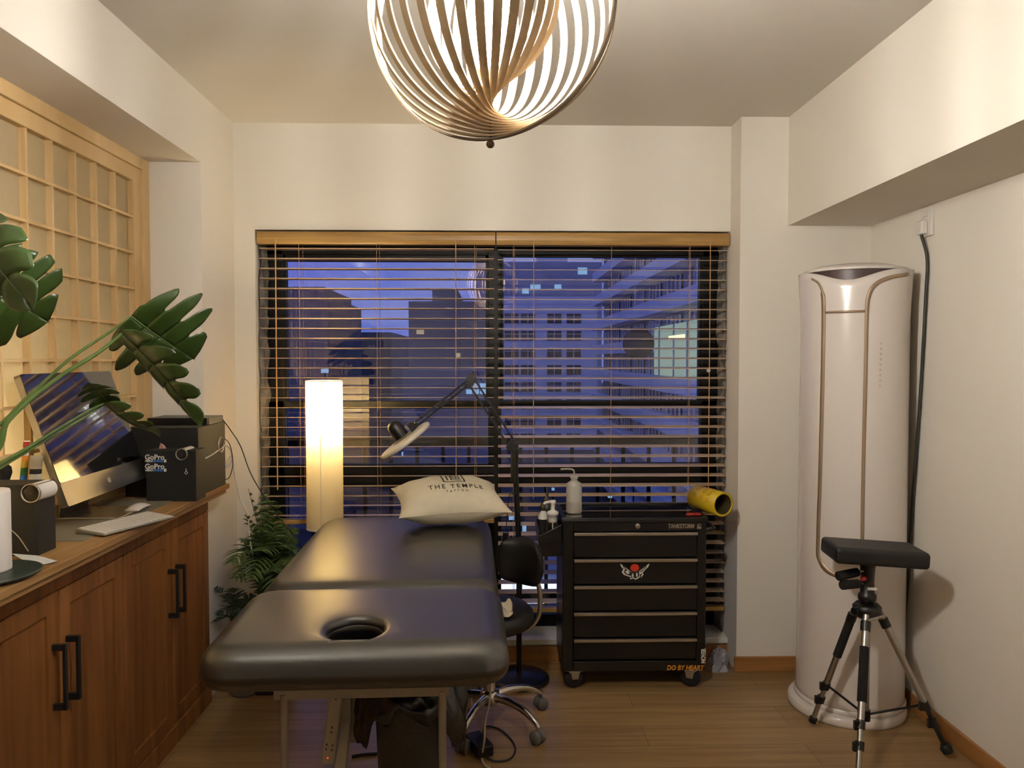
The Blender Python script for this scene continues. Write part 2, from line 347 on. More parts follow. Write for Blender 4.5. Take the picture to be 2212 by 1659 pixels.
MB().cyl((1.10, y0, 1.42), (1.10, y0-.012, 1.42), .009, 16).build('screw_cap', 'whitep', wn)

# ================================================================== OUTSIDE
tag(struct('floor_balcony', MB().box(-2.6, 2.6, DW+.2, 4.6, -.25, .0), 'concrete'), 'concrete balcony floor outside the window', 'floor'); bpy.data.objects['floor_balcony'].pop('category'); bpy.data.objects['floor_balcony'].pop('label')
rl = thing('balcony_railing', 'black metal balcony railing with upright bars outside the window', 'railing', (0, 4.36, 0))
MB().box(-2.5, 2.5, 4.33, 4.39, .985, 1.04).build('handrail', 'blackframe', rl, bevel=.004)
MB().box(-2.5, 2.5, 4.345, 4.375, .10, .14).build('bottom_rail', 'blackframe', rl)
x = .308 - .1467*18
while x < 2.5:
    if x > -2.5: MB().box(x-.010, x+.010, 4.35, 4.37, 0.0, .985).build('baluster', 'blackframe', rl)
    x += .1467
struct('trim_6', MB().box(-400, 400, 6, 500, -14.2, -14), 'ground')          # street level far below

def building(label, x0, x1, y0, y1, ztop, m, wins=None, roof=None, wm='b_win', lit=(), z0=-14, group=None):
    t = thing('apartment_building', label, 'building', ((x0+x1)/2, (y0+y1)/2, z0), 0, group)
    MB().box(x0, x1, y0, y1, z0, ztop).build('facade', m, t)
    if roof:
        for (a, b, h) in roof: MB().box(a, b, y0+2, y1-2, ztop, ztop+h).build('roof_house', m, t)
    if wins:
        k = 0
        for (xa, za, ww, hh) in wins:
            lm = dict(lit).get(k); wo_ = MB(); wo_.box(xa, xa+ww, y0-.12, y0+.1, za, za+hh)
            o = wo_.build('window', lm or wm, t)
            if not lm:
                g = MB(); g.box(xa+ww/2-.06, xa+ww/2+.06, y0-.18, y0-.12, za, za+hh); g.box(xa, xa+ww, y0-.18, y0-.12, za+hh*.62, za+hh*.62+.1); g.build('mullion', m, o)
            k += 1
    return t
def PX(px, D): return aty(px, 775, D).x
def PZ(py, D): return aty(1063, py, D).z
D = 70
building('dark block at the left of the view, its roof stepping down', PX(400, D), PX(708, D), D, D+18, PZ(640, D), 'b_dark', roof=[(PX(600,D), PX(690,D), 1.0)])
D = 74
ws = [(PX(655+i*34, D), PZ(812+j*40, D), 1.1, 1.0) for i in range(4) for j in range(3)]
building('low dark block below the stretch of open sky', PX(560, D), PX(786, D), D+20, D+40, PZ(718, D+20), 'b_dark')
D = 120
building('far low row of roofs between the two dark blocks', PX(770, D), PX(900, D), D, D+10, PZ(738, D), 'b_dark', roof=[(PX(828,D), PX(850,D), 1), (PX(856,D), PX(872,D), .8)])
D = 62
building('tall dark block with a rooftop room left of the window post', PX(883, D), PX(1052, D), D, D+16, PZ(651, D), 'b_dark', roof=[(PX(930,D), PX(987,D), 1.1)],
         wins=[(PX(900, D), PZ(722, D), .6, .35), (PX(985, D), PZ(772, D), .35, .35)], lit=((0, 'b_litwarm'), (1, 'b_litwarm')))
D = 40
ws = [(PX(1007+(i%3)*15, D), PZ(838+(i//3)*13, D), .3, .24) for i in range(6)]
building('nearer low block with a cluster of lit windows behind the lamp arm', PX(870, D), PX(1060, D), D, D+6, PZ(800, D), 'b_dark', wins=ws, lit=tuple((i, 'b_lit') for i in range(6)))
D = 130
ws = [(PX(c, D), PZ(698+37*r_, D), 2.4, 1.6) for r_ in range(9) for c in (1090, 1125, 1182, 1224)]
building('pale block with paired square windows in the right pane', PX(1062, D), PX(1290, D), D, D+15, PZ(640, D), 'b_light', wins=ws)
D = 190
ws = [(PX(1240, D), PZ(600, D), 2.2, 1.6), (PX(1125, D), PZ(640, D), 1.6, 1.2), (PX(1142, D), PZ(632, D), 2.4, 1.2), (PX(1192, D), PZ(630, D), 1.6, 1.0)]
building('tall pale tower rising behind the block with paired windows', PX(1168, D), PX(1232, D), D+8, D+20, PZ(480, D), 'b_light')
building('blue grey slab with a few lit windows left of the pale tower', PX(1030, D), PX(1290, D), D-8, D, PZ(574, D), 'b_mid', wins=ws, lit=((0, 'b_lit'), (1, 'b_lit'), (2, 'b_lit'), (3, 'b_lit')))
# long apartment house whose balconies run away from the window on the right
X0 = 12.0
t = thing('balcony_building', 'long apartment house with stacked balconies receding on the right', 'building', (20, 60, -14))
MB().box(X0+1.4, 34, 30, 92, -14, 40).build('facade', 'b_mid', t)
for k in range(-6, 12):
    z = 7.8 - .1 + 2.85*(k-2)
    if z > 30: continue
    bl = MB().box(X0, X0+1.4, 30, 92, z, z+1.05).build('balcony', 'b_light', t)
    if -3 <= k <= 8:
        for q in range(9):
            ya = 34 + q*6.6; o = MB().box(X0+1.25, X0+1.45, ya, ya+3.9, z+1.05, z+2.6).build('window', 'b_winpale' if (q*5+k*3) % 4 == 0 else 'b_win', t)
            g = MB()
            for u in range(4): g.box(X0+1.15, X0+1.25, ya+u*1.3-.07, ya+u*1.3+.07, z+1.05, z+2.6)
            g.build('mullion', 'b_light', o)
            if q % 3 == 1 and k > 0: MB().box(X0+.1, X0+.16, ya+4.6, ya+4.8, z+1.05, z+2.75).build('downpipe', 'b_light', t)
def XD(px): return X0*F/(px-1063)
MB().box(X0-.12, X0, XD(1512), XD(1418), .3, 3.75).build('lit_room_window', emis('pale_green_room', (176, 204, 190), .62), t)
o = MB().box(X0-.2, X0-.12, XD(1486), XD(1452), 2.75, 3.0).build('room_lamp', emis('room_lamp_warm', (255, 240, 190), 1.6), t)
g = MB()
for q in (1430, 1462, 1492): g.box(X0-.18, X0-.12, XD(q)-.12, XD(q)+.12, .3, 3.75)
g.build('mullion', 'b_mid', t)
dp = aty(1380, 742, XD(1418)-1.2); MB().lathe([(.001, .10), (.7, .03), (1.10, -.1), (1.14, -.1), (.7, .0), (.001, .06)], dp, 32, (0, -1, 0)).build('satellite_dish', 'b_win', t)
# lit shop front at street level seen beneath the stool backrest
D = 40
t = thing('shop_front', 'brightly lit shop front at street level below the window', 'shop', (PX(1115, D), D, -14))
MB().box(PX(1060, D), PX(1215, D), D, D+5, -14, PZ(1232, D)).build('facade', 'b_mid', t)
MB().box(PX(1070, D), PX(1205, D), D-.3, D, PZ(1282, D), PZ(1262, D)).build('canopy_light', 'sign', t)
sg = MB(); text_into(sg, '\u25cf L', 0.9, frame(aty(1092, 1249, D-.2), (1,0,0), (0,0,1)), .02); sg.build('sign', 'sign', t)
MB().box(PX(1100, D), PX(1180, D), D-.3, D, PZ(1305, D), PZ(1294, D)).build('display_window', 'sign', t)
for i, (px, py, dd, s_) in enumerate([(1253, 1012, 60, .5), (1370, 1010, 60, .2), (1195, 1057, 55, .3), (1318, 1072, 50, .4), (1130, 1143, 45, .6), (701, 800, 66, .9), (873, 946+35, 50, .5), (1105, 1118, 45, .5)]):
    s_ *= .62; c = aty(px, py, dd); tl = thing('street_light', ['small bright light between the bars right of the wash bottle', 'faint white light behind the tool trolley bottles', 'small light seen above the black bottle', 'narrow light seen just right of the wash bottle',
        'cyan window light beside the lamp post', 'blue lit sign at the left of the view', 'white street light under the magnifier lamp', 'dim light left of the lamp post'][i], 'light', (c.x, c.y, -14))
    MB().tube([(c.x, c.y+.3, -14), (c.x, c.y+.3, c.z)], .06, 8).build('pole', 'blackframe', tl)
    MB().box(c.x-s_/2, c.x+s_/2, c.y-.1, c.y+.3, c.z-s_/2.5, c.z+s_/2.5).build('lamp_head', 'b_lit', tl)

# ================================================================== BLINDS
def blind(label, x0, x1, n, tilt, cords, wands, zbot):
    t = thing('venetian_blind', label, 'blind', ((x0+x1)/2, 3.75, OZ1-.005), 0, 'wooden blinds over the window')
    hz = MB(); prof = [(-.03, 0), (-.036, .008), (-.040, .02), (-.040, .042), (-.036, .052), (-.03, .06)]
    vs = []; 
    for xx in (x0, x1):
        for (yy, zz) in prof: vs.append((xx, 3.75+yy, 2.03+zz-.002))
        vs += [(xx, 3.778, 2.088), (xx, 3.778, 2.028)]
    m_ = len(prof)+2
    hz.add(vs, [tuple(range(m_)), tuple(range(m_, 2*m_))[::-1]] + [(i, (i+1) % m_, m_+(i+1) % m_, m_+i) for i in range(m_)])
    hz.build('headrail', 'bamboo', t)
    sl = MB(); zs = []
    for i in range(n):
        z = 2.008 - i*.0478; zs.append(z)
        sag = .0
        for sgm in range(1):
            rot = Matrix.Rotation(tilt + rnd.uniform(-.012, .012), 3, 'X')
            sl.obox(((x0+x1)/2, 3.75, z), (x1-x0-.014, .048, .0023), rot @ Matrix.Rotation(rnd.uniform(-.0006, .0006), 3, 'Y'))
    sl.build('slats', 'slat', t)
    MB().box(x0+.006, x1-.006, 3.728, 3.772, zbot, zbot+.022).build('bottom_rail', 'bamboo', t, bevel=.003)
    for px in cords:
        xc = aty(px, 775, 3.75).x; c = MB()
        for dy in (-.025, .025): c.tube([(xc + (.0035 if dy > 0 else -.0035), 3.75+dy, 2.04), (xc + (.0035 if dy > 0 else -.0035), 3.75+dy, zbot+.02)], .0011, 5)
        c.build('ladder_cord', 'cord', t)
    for (px, r_, zz) in wands:
        xc = aty(px, 775, 3.71).x; MB().tube([(xc, 3.712, 2.05), (xc-.001, 3.712, zz)], r_, 8).build('pull_wand', 'cord', t)
blind('left wooden venetian blind, raised a little, behind the floor lamp', -1.12, .016, 28, R(-4), (652, 818, 1027), ((597, .0032, .85), (985, .002, .75)), .678)
blind('right wooden venetian blind hanging down behind the tool trolley', .022, 1.150, 37, R(8), (1110, 1320, 1488), ((1153, .002, .8), (1533, .0022, .75)), .235)

# added fill lamp, out of view, lifts the shadows from the camera end
t = thing('fill_lamp', 'added unseen fill lamp on the ceiling near the left beam, above the camera end of the room', 'lamp', (-.90, .60, H-.05))
MB().lathe([(.001, -.0), (.17, 0), (.19, .012), (.19, .05), (.001, .05)], (-.90, .60, H-.05), 40).build('fill_disc', emis('fill_glow', (255, 246, 228), 14.0), t)
# ================================================================== SHOJI
sh = thing('shoji_screen', 'paper and pine lattice screen set in the left wall niche', 'screen', (XS, 1.0, .945))
fz = MB(); fz.box(-1.482, -1.446, 3.255, 3.31, .95, 2.31); fz.box(-1.482, -1.446, -1.0, 3.255, 2.262, 2.31)
fz.build('outer_frame', 'shoji_wood', sh, bevel=.002)
fz = MB(); fz.box(-1.486, -1.458, 3.195, 3.255, .95, 2.262); fz.box(-1.486, -1.458, -1.0, 3.195, 2.205, 2.262); fz.box(-1.486, -1.458, -1.0, 3.195, .95, .99)
fz.build('sash_frame', 'shoji_wood', sh, bevel=.002)
la = MB(); d = 3.195-.143
while d > -1.0:
    la.box(-1.486, -1.464, d-.0055, d+.0055, .99, 2.205); d -= .143
z = 2.205-.146
while z > 1.0:
    la.box(-1.484, -1.462, -1.0, 3.195, z-.005, z+.005); z -= .146
la.build('lattice', 'shoji_wood', sh)
MB().box(-1.4885, -1.4875, -1.0, 3.255, .95, 2.26).build('paper', 'paper', sh)
# lamp behind the screen
ld = bpy.data.lights.new('niche_lamp', 'POINT'); ld.energy = SHOJI_W; ld.color = (1.0, .86, .60); ld.shadow_soft_size = .08
nl = thing('niche_lamp', 'warm lamp glowing behind the paper screen', 'lamp', (-1.70, 2.0, .945))
lo = bpy.data.objects.new('niche_light', ld); COL.objects.link(lo); lo.parent = nl; lo.location = (0, 0, .17)
nb = MB(); nb.cyl((-1.70, 2.0, .945), (-1.70, 2.0, .96), .05); nb.cyl((-1.70, 2.0, .96), (-1.70, 2.0, 1.02), .012); nb.build('lamp_base', 'whitep', nl)
struct('trim_7', MB().box(-2.0, -1.49, YB, 3.31, .0, .944), 'wall')
struct('trim_8', MB().box(-2.0, -1.49, YB, -1.0, .944, 2.31), 'wall')

# ================================================================== CABINET
XF = -1.217; ZT = .945
for i in range(3):
    d1 = 3.31 - .76*i; d0 = d1-.76+.002
    t = thing('cabinet', ['knotty wood two-door cabinet at the window end of the run', 'knotty wood two-door cabinet in the middle of the run, under the screen', 'knotty wood two-door cabinet nearest the camera'][i], 'cabinet', ((XF-1.475)/2, (d0+d1)/2, 0), 0, 'cabinets under the long worktop')
    MB().box(-1.475, XF-.02, d0, d1, .0, ZT-.042).build('body', 'cab', t)
    MB().box(XF-.02, XF, d0, d1, .832, ZT-.042).build('apron', 'cab', t, bevel=.002)
    MB().box(XF-.02, XF+.006, d0, d1, 0, .075).build('plinth', 'cab', t, bevel=.003)
    for s_ in range(2):
        a = d0 + .002 + s_*.379; b = a + .375
        dr = MB(); dr.box(XF-.018, XF-.008, a+.05, b-.05, .12, .79)
        n_ = 3
        dr.box(XF-.02, XF, a, a+.055, .078, .83); dr.box(XF-.02, XF, b-.055, b, .078, .83); dr.box(XF-.02, XF, a+.055, b-.055, .078, .135); dr.box(XF-.02, XF, a+.055, b-.055, .775, .83)
        do = dr.build('door', 'cab', t, bevel=.003)
        hy = b-.032 if s_ == 0 else a+.032
        hm = MB(); hm.box(XF+.028, XF+.038, hy-.006, hy+.006, .505, .69)
        hm.box(XF, XF+.034, hy-.006, hy+.006, .505, .523); hm.box(XF, XF+.034, hy-.006, hy+.006, .672, .69)
        hm.build('handle', 'blackm', do, bevel=.0015)
tp = MB().box(-1.475, -1.130, 1.0, 3.325, ZT-.022, ZT); tp.box(-1.475, -1.142, 1.0, 3.318, ZT-.042, ZT-.022)
tag(tp.build('worktop', 'top', bevel=.003), 'long oiled wood worktop over the cabinets along the left wall', 'worktop')

# ================================================================== PENDANT
pc = Vector((0.0, 1.39, 2.10)); pc.x = aty(1059, 30, 1.39).x
t = thing('pendant_lamp', 'round pendant lamp of nested bent wood rings', 'lamp', (pc.x, pc.y, 1.86))
NR = 17; RO = .227
for i in range(NR):
    rr = RO - i*.0058; az = R(-22 + i*10.6); ax = Vector((math.cos(az), math.sin(az), 0)); nn = Vector((-math.sin(az), math.cos(az), 0))
    wd, th = .0160, .0032; vs = []; n = 96; mbr = MB()
    for k in range(n):
        g = 2*PI*k/n; rad = ax*math.cos(g) + Vector((0, 0, 1))*math.sin(g)
        # strips narrow where they cross the centre rod
        wk = wd*(.55 + .45*abs(math.cos(g))**.6)
        for (a_, b_) in ((-1, -1), (1, -1), (1, 1), (-1, 1)):
            vs.append(pc + rad*(rr + b_*th/2) + nn*(a_*wk/2))
    fs = []
    for k in range(n):
        for q in range(4): fs.append((k*4+q, ((k+1) % n)*4+q, ((k+1) % n)*4+(q+1) % 4, k*4+(q+1) % 4))
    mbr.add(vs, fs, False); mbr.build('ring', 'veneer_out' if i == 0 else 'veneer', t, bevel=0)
rod = MB(); rod.tube([pc+Vector((0,0,-.232)), pc+Vector((0,0,-.125))], .0022, 8); rod.build('lower_rod', 'bronze', t)
MB().sphere(pc+Vector((0,0,-.236)), .0075, 16).build('finial', 'bronze', t)
rod = MB(); rod.tube([pc+Vector((0,0,.10)), pc+Vector((0,0,.24))], .004, 8); rod.cyl(pc+Vector((0,0,.08)), pc+Vector((0,0,.13)), .024); rod.build('socket', 'bronze', t)
MB().tube([pc+Vector((0,0,.24)), Vector((pc.x, pc.y, H-.02))], .003, 8).build('hanging_cord', 'blackp', t)
MB().cyl((pc.x, pc.y, H-.025), (pc.x, pc.y, H), .055).build('ceiling_rose', 'bronze', t)
MB().lathe([(.034, -.11), (.036, -.105), (.036, .085), (.034, .09)], pc + Vector((.004, 0, 0)), 32).build('light_tube', 'bulbmat', t)
MB().lathe([(.001, -.116), (.030, -.116), (.034, -.113), (.034, -.109), (.001, -.109)], pc + Vector((.004, 0, 0)), 32).build('tube_cap', 'whitep', t)

# ================================================================== FLOOR LAMP
c = aty(700, 822, 3.54); lx, ly = c.x, 3.54; r_ = .0825; zt = 1.382; zb = .70
t = thing('floor_lamp', 'tall cylindrical fabric floor lamp glowing in front of the left blind', 'lamp', (lx, ly, 0))
MB().lathe([(r_, zb), (r_, zt)], (lx, ly, 0), 48).build('lamp_shade', 'shade', t)
hp = MB(); hp.lathe([(r_+.0012, zt-.004), (r_+.0012, zt), (r_-.001, zt), (r_-.001, zt-.004)], (lx, ly, 0), 48); hp.lathe([(r_+.0012, zb), (r_+.0012, zb+.005), (r_-.001, zb+.005), (r_-.001, zb)], (lx, ly, 0), 48)
for k in range(3): g = 2*PI*k/3; hp.tube([(lx, ly, zt-.10), (lx+math.cos(g)*r_, ly+math.sin(g)*r_, zt-.10)], .0015, 6)
dm_ = translucent('uplight_softener', (245, 238, 218), .85); q_ = dm_.node_tree   # added unseen disc that tempers the lamp's uplight; part passes straight through
tn_ = q_.nodes.new('ShaderNodeBsdfTransparent'); mx_ = q_.nodes.new('ShaderNodeMixShader'); mx_.inputs[0].default_value = .45
out_ = [n for n in q_.nodes if n.type == 'OUTPUT_MATERIAL'][0]; src_ = out_.inputs[0].links[0].from_socket
q_.links.new(src_, mx_.inputs[1]); q_.links.new(tn_.outputs[0], mx_.inputs[2]); q_.links.new(mx_.outputs[0], out_.inputs[0])
MB().lathe([(.001, zt-.013), (r_-.001, zt-.013)], (lx, ly, 0), 48).build('added_top_diffuser', dm_, t)
hp.build('shade_hoop', 'whitep', t)
MB().box(lx-.0014, lx+.0014, ly-r_-.0018, ly-r_-.0008, zb+.004, zt-.003).build('shade_seam', 'linen', t)
MB().tube([(lx, ly, .03), (lx, ly, 1.14)], .010, 12).build('pole', 'blackp', t)
MB().lathe([(.001, 0), (.125, 0), (.128, .006), (.128, .022), (.12, .028), (.001, .03)], (lx, ly, 0), 48).build('base', 'yellowwood', t)
MB().sphere((lx, ly, 1.20), .028, 20, (1, 1, 1.3)).build('light_bulb', 'lampbulb', t)
ld = bpy.data.lights.new('floor_lamp_light', 'POINT'); ld.energy = LAMP_W; ld.color = (1.0, .82, .52); ld.shadow_soft_size = .03
lo = bpy.data.objects.new('lamp_light', ld); COL.objects.link(lo); lo.parent = t; lo.location = (0, 0, 1.255)

# ================================================================== MASSAGE TABLE
TX, TY, TR = -.345, 2.52, R(1.7)
t = thing('massage_table', 'black padded massage table with a face hole, in the middle of the room', 'table', (TX, TY, 0), TR)
TM = ROOT[t.name]
def rr_hit(cx, cy, ang, hw, hl, rad):
    dx, dy = math.cos(ang), math.sin(ang); lo_, hi_ = 0, 3
    def inside(x, y):
        ax_, ay_ = abs(x)-(hw-rad), abs(y)-(hl-rad)
        if ax_ > 0 and ay_ > 0: return ax_*ax_+ay_*ay_ < rad*rad
        return ax_ < rad and ay_ < rad
    for _ in range(40):
        m_ = (lo_+hi_)/2
        if inside(cx+dx*m_, cy+dy*m_): lo_ = m_
        else: hi_ = m_
    return cx+dx*lo_, cy+dy*lo_
def cushion(y0, y1, hw, zt_, th, rad, edge, hole=None, crown=.008, name='cushion'):
    """padded slab; hole=(x, y, rx, ry) in table space"""
    yc = (y0+y1)/2; hl = (y1-y0)/2; n = 120; rings = []
    hx, hy, rx, ry = hole if hole else (0, yc, .004, .004)
    prof = []
    if hole:
        for k in range(3): prof.append(('h', 0, zt_-th + (th-.02)*k/2))
        for k in range(1, 6): a = PI/2*k/5; prof.append(('h', .018*(1-math.cos(a)), zt_-.02+.018*math.sin(a)))
    else: prof.append(('h', 0, zt_))
    for k in range(1, 9): prof.append(('m', k/9, zt_))
    for k in range(0, 8): a = PI/2*k/7; prof.append(('o', edge*(1-math.sin(a)), zt_-edge*(1-math.cos(a))))
    prof.append(('o', -.002, zt_-edge-.012)); prof.append(('o', 0.0, zt_-th+.03))
    for k in range(1, 6): a = PI/2*k/5; prof.append(('o', .028*(1-math.cos(a)), zt_-th+.028*(1-math.sin(a))))
    vs = []
    for kind, q, z in prof:
        for j in range(n):
            g = 2*PI*j/n
            ih = (hx+math.cos(g)*(rx+(q if kind == 'h' else .018 if hole else 0)), hy+math.sin(g)*(ry+(q if kind == 'h' else .018 if hole else 0)))
            if kind == 'h': p = ih
            else:
                ins = q if kind == 'o' else edge
                p = rr_hit(hx, hy-yc, g, hw-ins, hl-ins, max(rad-ins, .01)); p = (p[0], p[1]+yc)
                if kind == 'm': p = (ih[0]+(p[0]-ih[0])*q, ih[1]+(p[1]-ih[1])*q)
            zz = z
            u_ = min(1, abs(p[0])/hw); v_ = min(1, abs(p[1]-yc)/hl)
            zz += crown*(1-u_**3)*(1-v_**3)*(1 if z > zt_-th/2 else 0)
            vs.append(TM @ Vector((p[0], p[1], zz)))
    mb = MB(); m_ = len(prof)
    fs = [(i*n+j, i*n+(j+1) % n, (i+1)*n+(j+1) % n, (i+1)*n+j) for i in range(m_-1) for j in range(n)]
    if hole: fs += [((m_-1)*n+j, (m_-1)*n+(j+1) % n, (j+1) % n, j) for j in range(n)]
    else: fs.append(tuple(range(n))[::-1]); fs.append(tuple((m_-1)*n+j for j in range(n)))
    fs = [tuple(reversed(f)) for f in fs]
    mb.add(vs, fs, True); return mb.build(name, 'leather', t)
hole_c = TM.inverted() @ atz(768, 1354, .82)
cushion(-.778, -.262, .365, .815, .100, .085, .058, (hole_c.x, hole_c.y, .068, .078), .006, 'head_cushion')
cushion(-.252, .80, .360, .805, .095, .115, .062, None, .012, 'body_cushion')
rg = MB(); vs = []
for j in range(64):
    g = 2*PI*j/64
    for dr, z in ((0, .795), (.004, .799), (.004, .76), (0, .76)): vs.append(TM @ Vector((hole_c.x+math.cos(g)*(.066+dr), hole_c.y+math.sin(g)*(.076+dr), z)))
rg.add(vs, [(j*4+q, ((j+1) % 64)*4+q, ((j+1) % 64)*4+(q+1) % 4, j*4+(q+1) % 4) for j in range(64) for q in range(4)], True); rg.build('face_hole_ring', 'blackp', t)
# corner seams
sm = MB()
def tp_(x, y, z): return TM @ Vector((x, y, z))
for sx in (-1, 1):
    pts = [tp_(sx*(.25+.055*k/8), -.806+.0009*k*k if k < 6 else -.806+.0011*k*k, .752+.005*k-.0006*(8-k)**2*.3) for k in range(0, 9)]
sm = None
un = MB(); un.add([tp_(x, y, z) for (x, y, z) in [(-.31,-.70,.70),(.31,-.70,.70),(.31,.74,.70),(-.31,.74,.70),(-.31,-.70,.722),(.31,-.70,.722),(.31,.74,.722),(-.31,.74,.722)]], [(0,3,2,1),(4,5,6,7),(0,1,5,4),(1,2,6,5),(2,3,7,6),(3,0,4,7)])
un.build('base_board', 'blackp', t)
# front end frame
yl = TM.inverted() @ aty(613, 1500, 1.80); xl1 = yl.x; xl2 = (TM.inverted() @ aty(955, 1500, 1.80)).x; yf = yl.y
MB().bar(tp_(xl1-.022, yf, .694), tp_(xl2+.018, yf, .694), .012, .030).build('cross_rail', 'tubesteel', t)
for xx in (xl1, xl2):
    MB().tube([tp_(xx, yf, .69), tp_(xx, yf, .012)], .0095, 14).build('leg', 'tubesteel', t)
    MB().cyl(tp_(xx, yf, 0), tp_(xx, yf, .02), .013).build('leg_cap', 'rubber', t)
    MB().bar(tp_(xx, yf, .702), tp_(xx, yf+.12, .702), .03, .010).build('mounting_plate', 'blackp', t)
# far legs and lifting stand
for xx in (-.26, .26):
    MB().bar(tp_(xx, .70, .70), tp_(xx, .70, 0), .03, .03).build('leg', 'whitemetal', t)
cx_ = (TM.inverted() @ aty(745, 1500, 2.40)).x; cy_ = (TM.inverted() @ aty(745, 1500, 2.40)).y
MB().add([tp_(cx_-.018, cy_, .70), tp_(cx_+.022, cy_, .70), tp_(cx_+.022, cy_+.05, .70), tp_(cx_-.018, cy_+.05, .70), tp_(cx_-.008, cy_, .34), tp_(cx_+.018, cy_, .34), tp_(cx_+.018, cy_+.05, .34), tp_(cx_-.008, cy_+.05, .34),
          tp_(cx_-.060, cy_-.14, .0), tp_(cx_-.008, cy_-.14, .0), tp_(cx_-.008, cy_-.09, .0), tp_(cx_-.060, cy_-.09, .0)],
         [(0,1,2,3),(0,4,5,1),(1,5,6,2),(2,6,7,3),(3,7,4,0),(4,8,9,5),(5,9,10,6),(6,10,11,7),(7,11,8,4),(8,11,10,9)]).build('center_post', 'whitemetal', t, bevel=.003)
MB().bar(tp_(cx_+.075, cy_+.03, .70), tp_(cx_+.005, cy_+.03, .26), .020, .045).build('brace', 'whitemetal', t, bevel=.002)
MB().tube([tp_(cx_+.058, cy_-.02, .70), tp_(cx_+.056, cy_-.02, .50)], .003, 8).build('pull_cable', 'whitemetal', t)
MB().obox(tp_(0, 0.0, .66), (.62, .04, .05), Matrix.Rotation(TR, 3, 'Z')).build('cross_beam', 'whitemetal', t)
MB().obox(tp_(0, .62, .66), (.62, .04, .05), Matrix.Rotation(TR, 3, 'Z')).build('cross_beam', 'whitemetal', t)

# power strip hanging on the stand
p = aty(722, 1545, 2.37)
ps = thing('power_strip', 'white power strip with a red light hanging under the massage table', 'power strip', (p.x, p.y, .33))
rot = Matrix.Rotation(R(8), 3, 'Y')
MB().obox(p, (.042, .03, .30), rot).build('housing', 'whitemetal', ps, bevel=.005)
hs = MB()
for k, dz in enumerate((-.10, -.085, -.045, -.03, .06, .075)):
    for dx in ((-.009, .009) if k < 2 else (0,)):
        q = p + rot @ Vector((dx, -.0155, dz))
        hs.prism([(-.003, -.004), (.003, -.004), (0, .004)], .001, frame(q, (1,0,0), (0,0,1)))
hs.prism([(-.006, -.02), (.006, -.02), (.006, .02), (-.003, .02)], .001, frame(p + rot @ Vector((.004, -.0155, .13)), (1,0,0), (0,0,1)))
hs.build('socket_holes', 'blackp', ps)
MB().sphere(p + rot @ Vector((0, -.016, -.128)), .0025, 10).build('indicator_light', emis('red_led', (255, 70, 40), 1.5), ps)

# ================================================================== PILLOW
t = thing('pillow', 'cream cotton pillow printed THE TEMPLE on the far end of the massage table', 'pillow', (aty(972, 1100, 3.11).x, 3.11, .815), R(13))
PMX = ROOT[t.name] @ Matrix.Translation((0, 0, .092)) @ Matrix.Rotation(R(11), 4, 'X')
PA, PB, PH = .222, .160, .090
def psurf(x, y, top=1):
    u_, v_ = x/PA, y/PB
    h = PH*(max(0, 1-abs(u_)**2.6)**.62)*(max(0, 1-abs(v_)**2.6)**.62)
    h *= 1 + .05*mnoise.noise(Vector((x*14, y*14, top)))
    return h
mb = MB(); n = 40; vs = []
for top in (1, -1):
    for i in range(n+1):
        for j in range(n+1):
            a, b = math.sin((-1+2*i/n)*PI/2), math.sin((-1+2*j/n)*PI/2)
            x, y = a*PA, b*PB; h = psurf(x*.999, y*.999, top)
            kx = 1 - .10*(1-b*b)*abs(a)**2*1.0; ky = 1 - .09*(1-a*a)*abs(b)**2
            wr = .004*mnoise.noise(Vector((x*22, y*9, top*3))) * (1-abs(a)**8)
            vs.append(PMX @ Vector((x*kx, y*ky, top*(h*(.95 if top > 0 else .9)) + (wr if h > .004 else 0) + .006*math.cos(a*9)*(1-b*b)*0)))
q = (n+1)*(n+1)
fs = [(i*(n+1)+j, (i+1)*(n+1)+j, (i+1)*(n+1)+j+1, i*(n+1)+j+1) for i in range(n) for j in range(n)]
mb.add(vs, fs + [tuple(q+k for k in reversed(f)) for f in fs], True); mb.build('cover', 'linen', t)
sm = MB(); pts = []
for k in range(0, 4*24):
    s_, e = divmod(k, 24); u_ = -1+2*e/24
    a, b = [(u_, -1), (1, u_), (-u_, 1), (-1, -u_)][s_]
    kx = 1 - .10*(1-b*b)*abs(a)**2; ky = 1 - .09*(1-a*a)*abs(b)**2
    pts.append(PMX @ Vector((a*PA*kx, b*PB*ky, 0)))
sm.tube(pts+[pts[0]], .0013, 6, False); sm.build('seam', 'linen', t)
pr = MB()
def onp(dx, dy, k=1.0):
    def f(v):
        x, y = v.x+dx, v.y*k+dy
        a, b = x/PA, y/PB; kx = 1 - .10*(1-b*b)*abs(a)**2; ky = 1 - .09*(1-a*a)*abs(b)**2
        return PMX @ Vector((x*kx, y*ky, psurf(x, y)*.95 + .004*mnoise.noise(Vector((x*22, y*9, 3)))*(1-abs(a)**8) + .0012 + v.z))
    return f
text_into(pr, 'THE TEMPLE', .030, None, .0003, 1.35, onp(.012, -.060, 1.35), sx=1.05, bold=.0001)
text_into(pr, 'TATTOO', .014, None, .0003, 1.9, onp(.012, -.092, 1.2))
def stroke(x0, x1, y0, y1):
    k = max(1, int(max(abs(x1-x0), abs(y1-y0))/.006)); f = onp(0, 0); vs = []; 
    for i in range(k+1):
        if abs(x1-x0) >= abs(y1-y0): xx = x0+(x1-x0)*i/k; vs += [f(Vector((xx, y0, 0))), f(Vector((xx, y1, 0)))]
        else: yy = y0+(y1-y0)*i/k; vs += [f(Vector((x0, yy, 0))), f(Vector((x1, yy, 0)))]
    pr.add(vs, [(2*i, 2*i+1, 2*i+3, 2*i+2) for i in range(k)])
ox, oy = .012, .022
